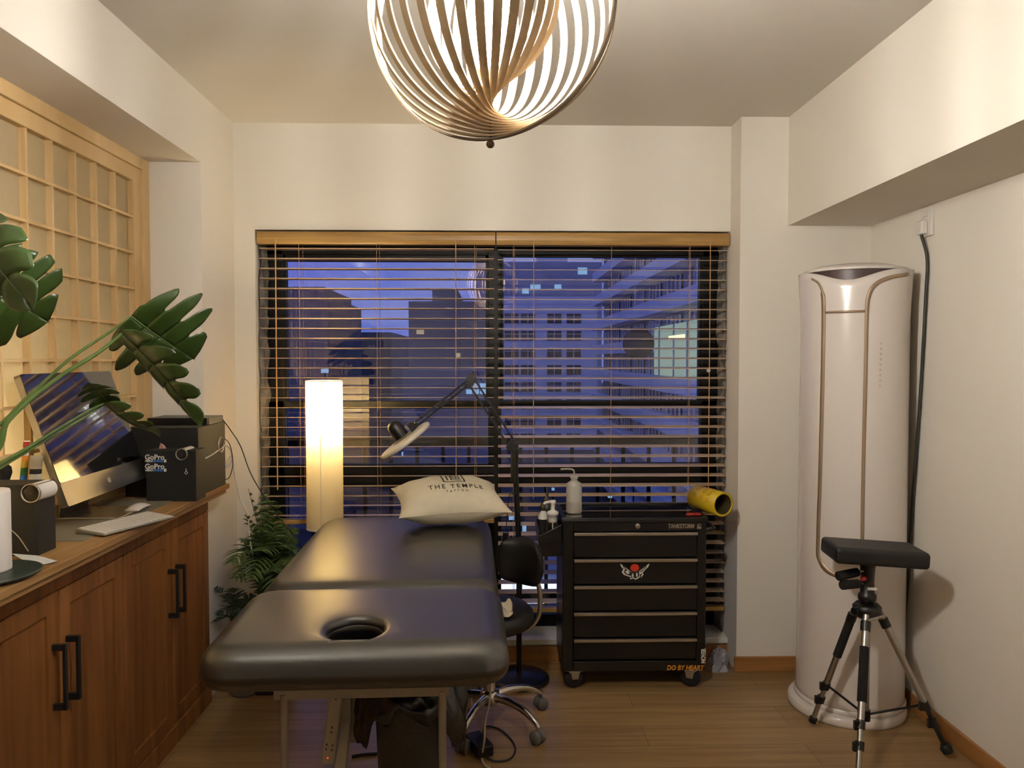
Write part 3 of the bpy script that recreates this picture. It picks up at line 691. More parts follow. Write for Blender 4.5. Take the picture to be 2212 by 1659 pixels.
for (a, b, c_, d_) in [(-.045, .045, -.045, -.040), (-.045, .045, .050, .055), (-.046, -.040, -.045, .055), (.040, .046, -.045, .055),
                       (-.028, -.022, -.028, .036), (-.012, -.007, -.026, .030), (-.022, .0, .020, .026), (-.007, .030, -.026, -.021), (-.004, .028, .032, .037), (-.004, .0, -.010, .032), (.024, .028, -.010, .032), (-.004, .028, -.012, -.007), (.010, .014, -.010, .032), (-.004, .028, .010, .014)]:
    stroke(a+ox, b+ox, c_+oy, d_+oy)
pr.build('print', 'ink', t)

# ================================================================== MAGNIFIER LAMP
DM = 3.52; b0 = atz(1121, 1468, 0); bx, by = b0.x, 3.50
t = thing('magnifier_lamp', 'black articulated floor lamp with a white ring head and a round base', 'lamp', (bx, by, 0))
MB().lathe([(.001, 0), (.135, 0), (.14, .006), (.138, .016), (.12, .024), (.05, .030), (.02, .036), (.001, .036)], (bx, by, 0), 48).build('base', 'darkblue', t)
jt = aty(1110, 966, by)
MB().tube([(bx, by, .03), (bx, by, .62), (jt.x+.003, by, jt.z-.01)], .0125, 16).build('pole', 'blackp', t)
MB().tube([(bx, by, .56), (bx, by, .62)], .018, 16).build('pole_collar', 'blackp', t)
MB().tube([(jt.x+.003, by, jt.z-.16), (jt.x+.003, by, jt.z-.01)], .0175, 16).build('upper_sleeve', 'blackp', t)
elb = aty(1017, 822, by-.02); hd = aty(893, 920, by-.16)
def rods(a, b, off, name):
    a, b = Vector(a), Vector(b); dr = (b-a).normalized(); nr = Vector((-dr.z, 0, dr.x)); m_ = MB()
    for s_ in (-1, 1): m_.bar(a+nr*off*s_, b+nr*off*s_, .008, .008)
    m_.build(name, 'blackp', t)
rods(jt, elb, .017, 'lower_arm'); rods(elb, hd, .010, 'upper_arm')
def plate(c_, pts, name, th=.016):
    m_ = MB(); m_.prism(pts, th, frame(Vector(c_)+Vector((0, th/2, 0)), (1,0,0), (0,0,1))); o = m_.build(name, 'blackp', t, bevel=.002); return o
plate(elb, [(-.030, -.030), (-.006, -.036), (.012, -.022), (.024, .010), (.016, .028), (.0, .032), (-.018, .022)], 'elbow_bracket', .022)
plate(jt, [(-.040, -.012), (-.034, .004), (-.018, .034), (.004, .036), (.022, .006), (.014, -.024)], 'base_bracket', .022)
plate(hd, [(-.030, .008), (.006, .022), (.020, .012), (.010, -.028), (-.004, -.030)], 'head_bracket', .022)
for (c_, dx, dz) in ((elb, .014, .014), (elb, -.018, -.014), (elb, -.012, -.024), (jt, .004, .022), (jt, -.034, -.006), (hd, -.022, .008), (hd, .006, .014), (hd, .002, -.022)):
    MB().sphere(Vector(c_)+Vector((dx, -.012, dz)), .0032, 10).build('screw', 'chrome', t)
sp = MB(); a = jt + (elb-jt)*.28; b = jt+(elb-jt)*.62
pts = [];
for k in range(160): q = a+(b-a)*k/159; g = k*.9; pts.append(q+Vector((math.cos(g)*.0045, -.012+math.sin(g)*.0045, 0)))
sp.tube(pts, .001, 4); sp.build('spring', 'blackp', t)
hc = aty(876, 952, by-.16); nrm = Vector((-.585, -.07, .81)).normalized()
MB().lathe([(.062, -.010), (.121, -.010), (.127, -.005), (.128, .006), (.120, .011), (.07, .017), (.062, .014), (.062, -.010)], hc, 56, nrm).build('ring_head', 'lampwhite', t)
MB().lathe([(.001, -.004), (.040, -.003), (.062, 0), (.040, .003), (.001, .004)], hc, 40, nrm).build('lens', 'clear', t)
dc = hc + nrm*.02 + Vector((-.012, 0, .012))
MB().lathe([(.034, .0), (.034, .045), (.031, .062), (.022, .074), (.010, .08), (.001, .081)], hc + nrm*.016 + Vector((-.006,0,.004)), 28, nrm).build('lamp_housing', 'blackp', t)
MB().tube(bez([hc+nrm*.055+Vector((.02,0,0)), hc+nrm*.075+Vector((.035,0,.0)), hd+Vector((-.035,0,.016)), hd+Vector((-.01,0,.006))]), .0022, 8).build('swivel_arm', 'blackp', t)
MB().bar(hd+Vector((-.045, 0, -.008)), hd+Vector((-.016, 0, -.014)), .008, .008).build('tension_bolt', 'chrome', t)
MB().tube(bez([jt+Vector((.02, 0, -.01)), jt+Vector((.012, -.02, -.2)), (bx-.045, by-.03, .86), (bx-.062, by-.03, .68)]), .002, 8).build('power_cord', 'blackp', t)
MB().obox((bx-.065, by-.03, .66), (.026, .02, .07), Matrix.Rotation(R(8), 3, 'Y')).build('inline_switch', 'blackp', t, bevel=.004)

# ================================================================== STOOL
sx, sy = aty(1068, 1300, 3.08).x, 3.08
t = thing('rolling_stool', 'black padded rolling stool with a backrest and chrome five-star base', 'stool', (sx-.02, sy, 0))
MB().lathe([(.001, .40), (.15, .40), (.172, .412), (.18, .435), (.176, .462), (.155, .482), (.10, .49), (.001, .492)], (sx-.02, sy, 0), 48).build('seat', 'vinyl', t)
bk = MB(); vs = []; n1, n2 = 20, 14
bc = Vector((sx+.125, sy-.02, .668))
for side in (1, -1):
    for i in range(n1+1):
        for j in range(n2+1):
            u_, v_ = -1+2*i/n1, -1+2*j/n2
            wu = .115*u_*math.sqrt(1-v_*v_*.45); hv = .10*v_*math.sqrt(1-u_*u_*.40)
            th = .030*math.sqrt(max(0, 1-max(abs(u_), abs(v_))**3))
            ang = R(-38); d_ = Vector((math.cos(ang), math.sin(ang), 0)); nn = Vector((d_.y, -d_.x, 0))
            vs.append(bc + d_*wu + Vector((0,0,1))*hv*.98 + nn*(side*th + .045*(u_*u_)))
q = (n1+1)*(n2+1); fs = [(i*(n2+1)+j, (i+1)*(n2+1)+j, (i+1)*(n2+1)+j+1, i*(n2+1)+j+1) for i in range(n1) for j in range(n2)]
bk.add(vs, fs+[tuple(q+k for k in reversed(f)) for f in fs], True); bk.build('backrest', 'vinyl', t)
MB().tube(bez([(sx+.13, sy+.0, .60), (sx+.175, sy+.0, .57), (sx+.185, sy+.0, .50), (sx+.175, sy, .43), (sx+.12, sy, .385), (sx-.02, sy, .385)], 30), .010, 12).build('back_bar', 'steel', t)
MB().tube([(sx-.02, sy, .12), (sx-.02, sy, .25)], .025, 20).build('gas_lift_sleeve', 'chrome', t)
MB().tube([(sx-.02, sy, .25), (sx-.02, sy, .40)], .014, 16).build('gas_lift', 'chrome', t)
MB().lathe([(.001, .085), (.035, .085), (.04, .095), (.04, .13), (.03, .14), (.001, .14)], (sx-.02, sy, 0), 28).build('hub', 'chrome', t)
for k in range(5):
    g = R(-42 + 72*k); d_ = Vector((math.cos(g), math.sin(g), 0)); c0 = Vector((sx-.02, sy, 0))
    pts = [c0+d_*.03+Vector((0,0,.115)), c0+d_*.10+Vector((0,0,.118)), c0+d_*.18+Vector((0,0,.105)), c0+d_*.235+Vector((0,0,.078)), c0+d_*.255+Vector((0,0,.060))]
    MB().tube(bez(pts, 16), [.018-.008*i/16 for i in range(17)], 14).build('base_leg', 'chrome', t)
    cc = c0 + d_*.25; rd = Vector((-d_.y, d_.x, 0)); ca = MB()
    co = MB(); co.lathe([(.001, -.011), (.022, -.011), (.0255, -.007), (.0255, .007), (.022, .011), (.001, .011)], cc+rd*.014+Vector((0,0,.0255)), 22, rd); co.lathe([(.001, -.011), (.022, -.011), (.0255, -.007), (.0255, .007), (.022, .011), (.001, .011)], cc-rd*.014+Vector((0,0,.0255)), 22, rd)
    o = co.build('caster', 'pot', t); MB().cyl(cc+Vector((0,0,.03)), cc+Vector((0,0,.064)), .006).build('caster_stem', 'chrome', o)
# crumpled tissue on the stool
mb = MB(); c0 = Vector((sx-.045+.06, sy-.12, .49)); vs = []; n = 12
for i in range(n+1):
    for j in range(n+1):
        u_, v_ = i/n-.5, j/n-.5; h = .055*mnoise.noise(Vector((u_*5, v_*5, 2.3)))+.05*(1-abs(u_)*2)*(1-abs(v_)*1.6)+.004
        vs.append(c0 + Vector((u_*.11, v_*.10, max(.002, h))))
mb.add(vs, [(i*(n+1)+j, (i+1)*(n+1)+j, (i+1)*(n+1)+j+1, i*(n+1)+j+1) for i in range(n) for j in range(n)], True)
tag(mb.build('crumpled_tissue', 'linen', solid=.001), 'crumpled cream cloth lying on the black stool seat', 'cloth')

# ================================================================== TOOL TROLLEY
cxl, cxr, cy0, cy1, cz0, cz1 = .312, .952, 3.37, 3.695, .088, .776
t = thing('tool_trolley', 'black five-drawer tool trolley on casters in front of the window', 'cabinet', ((cxl+cxr)/2, (cy0+cy1)/2, 0))
bd = MB(); bd.box(cxl, cxr, cy0+.018, cy1, cz0, cz1-.02); bd.box(cxl, cxl+.046, cy0, cy0+.018, cz0, cz1-.02); bd.box(cxr-.040, cxr, cy0, cy0+.018, cz0, cz1-.02); bd.box(cxl+.046, cxr-.040, cy0, cy0+.018, cz0, cz0+.045); bd.box(cxl+.046, cxr-.04, cy0, cy0+.018, .716, cz1-.02)
bd.build('body', 'blackpaint', t, bevel=.004)
tp = MB(); tp.box(cxl-.006, cxr+.006, cy0-.006, cy1+.004, cz1-.022, cz1-.006); tp.box(cxl-.006, cxr+.006, cy0-.006, cy0+.012, cz1-.006, cz1); tp.box(cxl-.006, cxr+.006, cy1-.014, cy1+.004, cz1-.006, cz1+.006); tp.box(cxl-.006, cxl+.014, cy0, cy1, cz1-.006, cz1+.002); tp.box(cxr-.014, cxr+.006, cy0, cy1, cz1-.006, cz1+.002)
tp.build('top_tray', 'blackpaint', t, bevel=.003)
MB().box(cxl+.018, cxr-.018, cy0+.016, cy1-.018, cz1-.006, cz1-.003).build('top_mat', 'screen', t)
hz_ = [aty(1376, y, cy0).z for y in (1152, 1209, 1266.5, 1324, 1381)]; drs = []
for i, hz in enumerate(hz_):
    lo_ = (hz_[i+1]+.010) if i < 4 else cz0+.05
    o = MB().box(cxl+.049, cxr-.043, cy0-.002, cy0+.3, lo_+.004, hz-.002).build('drawer', 'blackpaint', t, bevel=.003)
    hb = MB(); hb.box(cxl+.049, cxr-.043, cy0-.016, cy0+.004, hz-.004, hz+.006); hb.box(cxl+.049, cxr-.043, cy0-.018, cy0-.014, hz-.007, hz+.006)
    hb.build('drawer_pull', 'steel', o, bevel=.0015); drs.append(o)
MB().lathe([(.001, -.004), (.012, -.004), (.012, .008), (.009, .011), (.001, .011)], aty(1377, 1136, cy0-.002), 24, (0, -1, 0)).build('lock', 'steel', t)
lg = MB(); text_into(lg, 'TANKSTORM', .026, frame(aty(1471, 1137, cy0-.0015), (1,0,0), (0,0,1)), .0006, .95, bold=.0009, shear=.15, sx=.78); 
p = aty(1510, 1136.5, cy0-.0015); lg.add([p+Vector((-.010, 0, -.012)), p+Vector((.010, 0, -.012)), p+Vector((.010, 0, .010)), p+Vector((-.006, 0, .010))], [(0,1,2,3)])
lg.build('maker_badge', 'steel', t)
bp_ = MB(); bp_.lathe([(.001, 0), (.005, .0005)], p+Vector((.003, -.001, .003)), 14, (0,-1,0)); bp_.build('badge_dot', 'blackp', t)
lg = MB(); text_into(lg, 'DO BY HEART', .030, frame(aty(1480, 1443, cy0-.0015), (1,0,-.015), (.0,0,1)), .0006, 1.0, bold=.0008, shear=.18, sx=.86); lg.build('orange_lettering', 'orange', t)
lg = MB(); text_into(lg, 'MOVER', .028, frame(aty(1520, 1417, cy0-.0015), (0,0,1), (-1,0,0)), .0006, 1.0, bold=.0011, sx=.72); lg.build('white_lettering', 'stickw', t)
# winged sticker on the second drawer
p = aty(1371, 1232, cy0-.0035); stf = frame(p, (1,0,0), (0,0,1))
sk = MB()
wing = [(-.066,.030),(-.058,.012),(-.050,.008),(-.058,-.008),(-.048,-.020),(-.030,-.026),(-.018,-.030),(-.020,-.040),(-.006,-.036),(.004,-.042),(.016,-.036),(.024,-.030),(.022,-.022),(.030,-.026),(.026,-.034),(.040,-.020),(.036,-.010),(.050,.006),(.060,.014),(.066,.030),(.044,.018),(.030,.012),(.010,.004),(-.010,.004),(-.034,.016)]
sk.prism(wing, .0006, stf); sk.build('winged_sticker', 'stickw', drs[1])
sk = MB(); sk.prism([(x*.84, y*.86+.0) for x, y in wing], .0011, stf); sk.build('sticker_fill', 'blackm', drs[1])
for pl in ([(-.052,.020),(-.030,.004),(-.014,-.008),(-.030,-.002)], [(.052,.020),(.030,.004),(.014,-.008),(.030,-.002)], [(-.044,-.004),(-.030,.0),(-.022,-.014),(-.034,-.016)], [(-.014,-.022),(-.008,-.010),(-.004,-.026),(-.010,-.032)], [(.006,-.010),(.014,-.014),(.012,-.030),(.006,-.026)], [(.020,-.008),(.034,-.006),(.030,-.016),(.020,-.018)]):
    sk = MB(); sk.prism(pl, .0018, stf); sk.build('sticker_stroke', 'stickw', drs[1])
MB().prism([(math.cos(2*PI*k/24)*.019, math.sin(2*PI*k/24)*.017+.012) for k in range(24)], .0022, stf).build('sticker_disc', 'stickred', drs[1])
for (xx, yy, nm) in ((cxl+.055, cy0+.045, 0), (cxr-.055, cy0+.045, 1), (cxl+.055, cy1-.055, 2), (cxr-.055, cy1-.055, 3)):
    co = MB(); a = Vector(((.28, -.55, .2, -.3)[nm], -1, 0)).normalized()
    co.lathe([(.001, -.014), (.034, -.014), (.044, -.011), (.046, 0), (.044, .011), (.034, .014), (.001, .014)], (xx, yy, .046), 32, a); o = co.build('caster', 'rubber', t)
    fk = MB(); pts = [(-.042, .040), (.042, .040), (.020, .020), (.014, -.008), (-.014, -.008), (-.020, .020)]
    for s_ in (-1, 1): fk.prism(pts, .002, frame(Vector((xx, yy, .049))+a*(.019*s_), (-a.y, a.x, 0), (0,0,1)))
    fk.obox((xx, yy, .0885), (.08, .08, .006)); fk.build('caster_fork', 'steel', o)
hb = MB(); hb.tube(bez([(cxr+.004, cy0+.03, .715), (cxr+.035, cy0+.03, .72), (cxr+.040, cy0+.06, .722), (cxr+.040, cy1-.07, .722), (cxr+.035, cy1-.04, .72), (cxr+.004, cy1-.04, .715)], 30), .011, 12); hb.build('push_handle', 'blackp', t)
# side tray on the left
tr = MB(); tx0, tx1 = cxl-.105, cxl-.002
tr.box(tx0, tx1, cy0+.02, cy1-.02, .655, .661); tr.box(tx0, tx0+.004, cy0+.02, cy1-.02, .655, .71); tr.box(tx0, tx1, cy1-.024, cy1-.02, .655, .71)
tr.add([(tx0, cy0+.02, .60), (tx1, cy0+.02, .60), (tx1, cy0+.02, .745), (tx0, cy0+.02, .690), (tx0, cy0+.024, .60), (tx1, cy0+.024, .60), (tx1, cy0+.024, .745), (tx0, cy0+.024, .690)], [(0,1,2,3),(7,6,5,4),(0,4,5,1),(1,5,6,2),(2,6,7,3),(3,7,4,0)])
tr.build('side_tray', 'blackpaint', t, bevel=.002)

# bottles etc.
wx = aty(1240, 1098, 3.50); wc = Vector((wx.x, 3.50, cz1-.003))
t = thing('wash_bottle', 'translucent white squeeze bottle with a bent spout standing on the tool trolley', 'bottle', wc)
MB().lathe([(.001, 0), (.030, 0), (.035, .006), (.036, .02), (.036, .128), (.033, .137), (.020, .145), (.015, .150), (.001, .151)], wc, 32).build('body', 'frost', t)
MB().lathe([(.0362, .004), (.0366, .02), (.0366, .055), (.0362, .056)], wc, 32).build('liquid_line', 'liquid', t)
MB().lathe([(.012, .148), (.013, .152), (.018, .160), (.018, .172), (.001, .173)], wc, 24).build('cap', 'frost', t)
MB().tube(bez([wc+Vector((0,0,.17)), wc+Vector((0,0,.188)), wc+Vector((-.006,0,.199)), wc+Vector((-.03,0,.203)), wc+Vector((-.062,0,.201))]), [.004]*12+[.003]*20 if False else .0035, 10).build('spout', 'frost', t)
def bottle_black(c, label):
    t = thing('bottle', label, 'bottle', c)
    MB().lathe([(.001, 0), (.026, 0), (.029, .006), (.029, .095), (.026, .112), (.018, .122), (.016, .124), (.001, .125)], c, 28).build('body', 'blackp', t)
    MB().lathe([(.016, .122), (.016, .132), (.008, .138), (.005, .160), (.003, .178), (.001, .18)], c, 20).build('nozzle', 'blackp', t)
    MB().lathe([(.0293, .02), (.0294, .085)], c, 28).build('label_band', 'blackm', t); t.scale = (1.15, 1.15, 1.22)
bottle_black(Vector((cxl-.055, 3.58, .661)), 'black bottle with a pointed nozzle in the trolley side tray')
c = Vector((cxl-.078, 3.50, .661)); t = thing('white_bottle', 'slim white bottle with a dark label in the side tray, left of the pump bottle', 'bottle', c)
MB().lathe([(.001, 0), (.018, 0), (.020, .005), (.020, .085), (.014, .098), (.010, .105), (.001, .106)], c, 24).build('body', 'whitep', t)
MB().lathe([(.0203, .012), (.0204, .075)], c, 24).build('label_band', 'blackm', t); t.scale = (1.15, 1.15, 1.15)
c = Vector((cxl-.040, 3.43, .661)); t = thing('pump_bottle', 'clear pump bottle with a white pump top in the trolley side tray', 'bottle', c)
MB().lathe([(.001, .002), (.030, .002), (.032, .008), (.032, .060), (.027, .072), (.016, .078)], c, 28).build('body', 'clear', t)
MB().lathe([(.001, .003), (.028, .003), (.029, .010), (.029, .030), (.001, .031)], c, 24).build('liquid', 'liquid', t)
pm = MB(); pm.lathe([(.017, .070), (.019, .076), (.019, .095), (.023, .096), (.023, .108), (.010, .114), (.008, .118), (.008, .136), (.013, .140), (.012, .150), (.001, .152)], c, 22)
pm.tube([c+Vector((-.004, -.0, .147)), c+Vector((-.030, -.008, .143)), c+Vector((-.036, -.01, .138))], .005, 8); pm.build('pump', 'whitep', t)
MB().tube([c+Vector((0,0,.012)), c+Vector((0,0,.075))], .003, 8).build('dip_tube', 'whitep', t); t.scale = (1.15, 1.15, 1.22)
# yellow tube, open end to the room
a = aty(1508, 1085, 3.56); b = aty(1553, 1104, 3.42); dr = (b-a).normalized()
t = thing('wrap_roll', 'yellow printed hollow roll lying on the right corner of the tool trolley', 'roll', ((a.x+b.x)/2, (a.y+b.y)/2, cz1-.006))
a = Vector((a.x, a.y, cz1+.056)); b = Vector((b.x, b.y, cz1+.053)); dr = (b-a).normalized(); L = (b-a).length+.03
MB().lathe([(.046, -.01), (.055, -.01), (.055, L), (.046, L), (.046, -.01)], a, 40, dr).build('card_tube', 'yellow', t)
MB().lathe([(.0455, 0), (.0455, L-.002)], a, 40, dr).build('inner_core', mat('brown_card', (66, 58, 24), .9), t)
q = dr.to_track_quat('Z', 'Y').to_matrix()
pm = MB()
for k, g in enumerate((70, 95, 120, 150)):
    for zz in (.04, .09, .13):
        gg = R(g+zz*100); c_ = a + q @ Vector((math.cos(gg)*.0554, math.sin(gg)*.0554, zz)); n_ = (q @ Vector((math.cos(gg), math.sin(gg), 0)))
        pm.lathe([(.0075, .0), (.0085, .0008), (.0095, 0)], c_, 12, n_)
pm.build('red_print', 'redp', t)
pl = MB()
for gg, zz in ((1.15, .06), (1.15, .10)):
    vs = []
    for k in range(7):
        g2 = gg + .22*(k-3)/3; 
        for dz in (-.014, .014): vs.append(a + q @ Vector((math.cos(g2)*.0555, math.sin(g2)*.0555, zz+dz)))
    pl.add(vs, [(2*k, 2*k+1, 2*k+3, 2*k+2) for k in range(6)], True)
pl.build('white_print', 'stickw', t)
c = aty(1496, 1112, 3.42); mb = MB(); c.z = cz1-.001
pts = [c+Vector((-.03, 0, .003)), c+Vector((-.01, .012, .006)), c+Vector((.012, -.002, .004)), c+Vector((.034, .01, .006)), c+Vector((.03, -.012, .004)), c+Vector((.0, -.014, .006)), c+Vector((-.028, -.008, .003))]
mb.tube(bez(pts, 40), .0035, 8); mb.obox(c+Vector((.02, 0, .006)), (.03, .018, .010)); tag(mb.build('red_clip', 'redp'), 'small red plastic clip on the trolley top beside the yellow roll', 'clip')

# crumpled plastic bag on the floor at the column foot
c = atz(1552, 1447, 0); c = Vector((c.x, min(c.y, 3.66), 0)); mb = MB(); vs = []; n = 18
for i in range(n//2+1):
    th = PI/2*i/(n//2)
    for j in range(n):
        g = 2*PI*j/n; rr = 1+.55*mnoise.noise(Vector((math.cos(g)*2.5, math.sin(g)*2.5, th*3+5)))+.3*mnoise.noise(Vector((math.cos(g)*8, math.sin(g)*8, th*8)))
        vs.append(c + Vector((.040*rr*math.cos(th)**.7*math.cos(g), .035*rr*math.cos(th)**.7*math.sin(g), .095*math.sin(th)*(.45+.55*rr)+.001)))
mb.add(vs, [(i*n+j, i*n+(j+1) % n, (i+1)*n+(j+1) % n, (i+1)*n+j) for i in range(n//2) for j in range(n)], False)
tag(mb.build('plastic_bag', mat('grey_plastic_film', (150, 150, 160), .3, var=.2)), 'crumpled pale plastic bag on the floor beside the column foot', 'bag')

# ================================================================== AIR CONDITIONER
AX, AY = 1.53, 3.22; AR = .212
t = thing('air_conditioner', 'tall white cylindrical floor-standing air conditioner in the right corner', 'air conditioner', (AX, AY, 0))
fa = math.atan2(-AY, -AX) + R(-6) # facing angle of the front panel
n = 96; rows = []
prof = [(0.05, .214), (.08, .213), (.4, .212), (1.0, .211), (1.5, .210), (1.62, .211), (1.70, .213), (1.76, .217), (1.80, .219), (1.83, .222)]
vs = []
for z, r0 in prof:
    for j in range(n):
        g = 2*PI*j/n; da = (g-fa+PI) % (2*PI)-PI; zz = z; rr = r0
        fl = math.exp(-(da/.55)**2)
        if z > 1.6:
            k = (z-1.6)/.23; rr = .210 + (r0-.210)*(1-fl*1.3); zz = z - .035*fl*k + .010*(1-fl)*k
        vs.append(Vector((AX+math.cos(g)*rr, AY+math.sin(g)*rr, zz)))
m_ = len(prof); mb = MB(); mb.add(vs, [(i*n+j, i*n+(j+1) % n, (i+1)*n+(j+1) % n, (i+1)*n+j) for i in range(m_-1) for j in range(n)], True)
mb.build('body', 'acwhite', t, solid=.004)
MB().lathe([(.196, 1.72), (.196, 1.838)], (AX, AY, 0), 64).build('air_outlet', 'acdark', t)
MB().lathe([(.203, 1.838), (.207, 1.842), (.200, 1.850), (.15, 1.866), (.08, 1.876), (.001, 1.879)], (AX, AY, 0), 64).build('top_cap', 'acwhite', t)
MB().lathe([(.001, 0), (.234, 0), (.236, .01), (.234, .030), (.225, .036), (.001, .038)], (AX-.018, AY-.012, 0), 72).build('base', 'acwhite', t)
MB().lathe([(.216, .036), (.222, .040), (.222, .052), (.214, .058)], (AX, AY, 0), 72).build('base_collar', 'acwhite', t)
def accyl(px, py, r_):
    v = ray(px, py); ox_, oy_ = -AX, -AY; A = v.x**2+v.y**2; B = 2*(v.x*ox_+v.y*oy_); C = ox_**2+oy_**2-r_*r_
    disc = max(0, B*B-4*A*C); k = (-B-math.sqrt(disc))/(2*A); return CAMP + v*k
def strip(pts, wpx, name='trim_line', rad=.2135, m_='copper', vertical=True):
    """flat band on the body"""
    pts = [(px, py) for px, py in pts]; vs = []
    for i, (px, py) in enumerate(pts):
        a_ = pts[max(i-1, 0)]; b_ = pts[min(i+1, len(pts)-1)]; dx, dy = b_[0]-a_[0], b_[1]-a_[1]; L = math.hypot(dx, dy); nx, ny = -dy/L, dx/L
        w_ = wpx[i] if isinstance(wpx, list) else wpx
        for s_ in (-1, 1):
            zz = accyl(px+nx*w_/2*s_, py+ny*w_/2*s_, rad); extra = max(0, zz.z-1.62)*.045
            vs.append(accyl(px+nx*w_/2*s_, py+ny*w_/2*s_, rad+extra))
    mb = MB(); mb.add(vs, [(2*i, 2*i+1, 2*i+3, 2*i+2) for i in range(len(pts)-1)], True); return mb.build(name, m_, t, solid=.003)
def dens(pts, n=40): return [(v.x, v.y) for v in bez([(x, y, 0) for x, y in pts], n)]
strip(dens([(1753, 602), (1768, 612), (1777, 635), (1779, 675), (1778, 760), (1775, 900), (1771, 1050), (1767, 1180), (1770, 1208), (1782, 1228), (1800, 1240), (1830, 1250)], 66), [4]*12+[8]*40+[10]*30)
strip(dens([(1962, 592), (1920, 600), (1890, 615), (1876, 640), (1872, 680), (1870, 800), (1865, 1000), (1862, 1190)], 48), 8)
strip(dens([(1783, 675), (1830, 673), (1869, 672)], 10), 5)
lb = MB(); q = accyl(1824, 620, .2150); d_ = Vector((q.x-AX, q.y-AY, 0)).normalized(); rt = Vector((-d_.y, d_.x, 0))
for k in range(4): lb.obox(q+rt*((k-1.5)*.006)+d_*.002, (.004, .004, .006), Matrix.Rotation(math.atan2(rt.y, rt.x), 3, 'Z'))
lb.build('badge', 'steel', t)
lb = MB()
for k in range(9):
    q = accyl(1903-k*.3, 742+k*11.4, .2140); d_ = Vector((q.x-AX, q.y-AY, 0)).normalized(); rt = Vector((-d_.y, d_.x, 0))
    lb.lathe([(.0022, 0), (.0034, .0006), (.0044, 0)], q+d_*.001, 12, d_)
lb.build('touch_icons', 'steel', t)
MB().lathe([(.001, 0), (.018, 0), (.019, .02), (.015, .032), (.006, .040), (.001, .046)], (AX+.17, AY+.16, 1.86), 16).build('pipe_plug', 'blackp', t)
MB().cyl((AX+.17, AY+.16, 1.5), (AX+.17, AY+.16, 1.862), .014).build('drain_pipe', 'blackp', t)

# socket and cable
c = atx(2006, 480, XR); t = thing('wall_socket', 'white wall socket with a plug high on the right wall under the beam', 'socket', (XR, c.y, c.z-.06))
MB().box(XR-.012, XR, c.y-.043, c.y+.043, c.z-.058, c.z+.055).build('cover_plate', 'whitep', t, bevel=.003)
MB().box(XR-.040, XR-.012, c.y-.018, c.y+.030, c.z-.050, c.z+.006).build('plug', 'whitep', t, bevel=.006)
MB().box(XR-.016, XR-.011, c.y-.02, c.y+.02, c.z+.022, c.z+.040).build('switch', 'whitep', t, bevel=.002)
MB().sphere((XR-.013, c.y+.026, c.z+.012), .003, 8).build('indicator', 'stickred', t)
pts = [Vector((XR-.026, c.y+.006, c.z-.050))] + [atx(px, py, XR-.012) for px, py in ((2003, 560), (2000, 640), (1990, 820), (1979, 980), (1969, 1120), (1960, 1260), (1950, 1370), (1940, 1430))]
tag(MB().tube(bez(pts, 60), .0065, 10).build('power_cable', mat('dark_green_cable', (40, 44, 38), .5)), 'dark cable running down the right wall behind the air conditioner', 'cable')

# ================================================================== ARMREST TRIPOD
TPX = Vector((1.425, 2.86, 0))
t = thing('armrest_tripod', 'aluminium tripod carrying a black padded armrest, beside the air conditioner', 'armrest', TPX)
z0 = .53
feet = [atz(1753, 1572, 0), atz(1852, 1710, 0), atz(2050, 1640, 0)]; ap = Vector((TPX.x, TPX.y, z0))
fl_ = ['l', 'c', 'r']
for i, f_ in enumerate(feet):
    f_ = Vector((f_.x, f_.y, .018)); d_ = (f_-ap); hor = Vector((d_.x, d_.y, 0)).normalized(); top = ap + hor*.045 + Vector((0,0,-.012)); d_ = f_-top; L = d_.length
    def along(s_): return top + d_*s_
    o = MB().tube([along(0), along(.66)], .0125, 16).build('leg', 'alu', t)
    MB().tube([along(.60), along(.94)], .0095, 12).build('lower_section', 'alu' if i != 2 else 'blackp', o)
    MB().tube([along(.04), along(.10)], .018, 12).build('leg_hinge', 'blackp', o)
    if i < 2: MB().tube([along(.08 if i == 0 else .20), along(.40 if i == 0 else .53)], .0165, 16).build('foam_grip', 'foam', o)
    for s_ in (.66, .78):
        cl = MB(); cl.tube([along(s_-.025), along(s_+.025)], .0155, 12); cl.obox(along(s_)+Vector((-.016, -.004, 0)), (.018, .014, .030)); cl.build('leg_clamp', 'blackp', o)
    MB().tube([along(.95), along(.985)], .0155, 12).build('rubber_foot', 'rubber', o)
    if i == 2: MB().tube([along(.93), along(.955), along(.985)], [.014, .022, .019], 14).build('foot_pad', 'rubber', o)
MB().tube([ap+Vector((0,0,.02)), Vector((TPX.x, TPX.y, .12))], .0125, 16).build('center_column', 'alu', t)
MB().tube([Vector((TPX.x, TPX.y, .10)), Vector((TPX.x, TPX.y, .14))], .018, 14).build('brace_hub', 'blackp', t)
for f_ in feet:
    f_ = Vector((f_.x, f_.y, .02)); d_ = (f_-ap); hor = Vector((d_.x, d_.y, 0)).normalized(); top = ap+hor*.045; q = top+(f_-top)*.66
    MB().bar(Vector((TPX.x, TPX.y, .12)), q, .010, .005).build('brace', 'blackm', t)
sp = MB(); sp.lathe([(.001, z0-.035), (.032, z0-.035), (.050, z0-.02), (.052, z0+.01), (.040, z0+.022), (.001, z0+.024)], (TPX.x, TPX.y, 0), 24)
sp.build('shoulder', 'blackp', t)
MB().bar(ap+Vector((-.03, -.055, -.025)), ap+Vector((.035, -.055, -.008)), .012, .008).build('column_lever', 'steel', t)
MB().cyl(ap+Vector((-.045, -.02, .0)), ap+Vector((-.065, -.03, .0)), .014).build('column_knob', 'blackp', t)
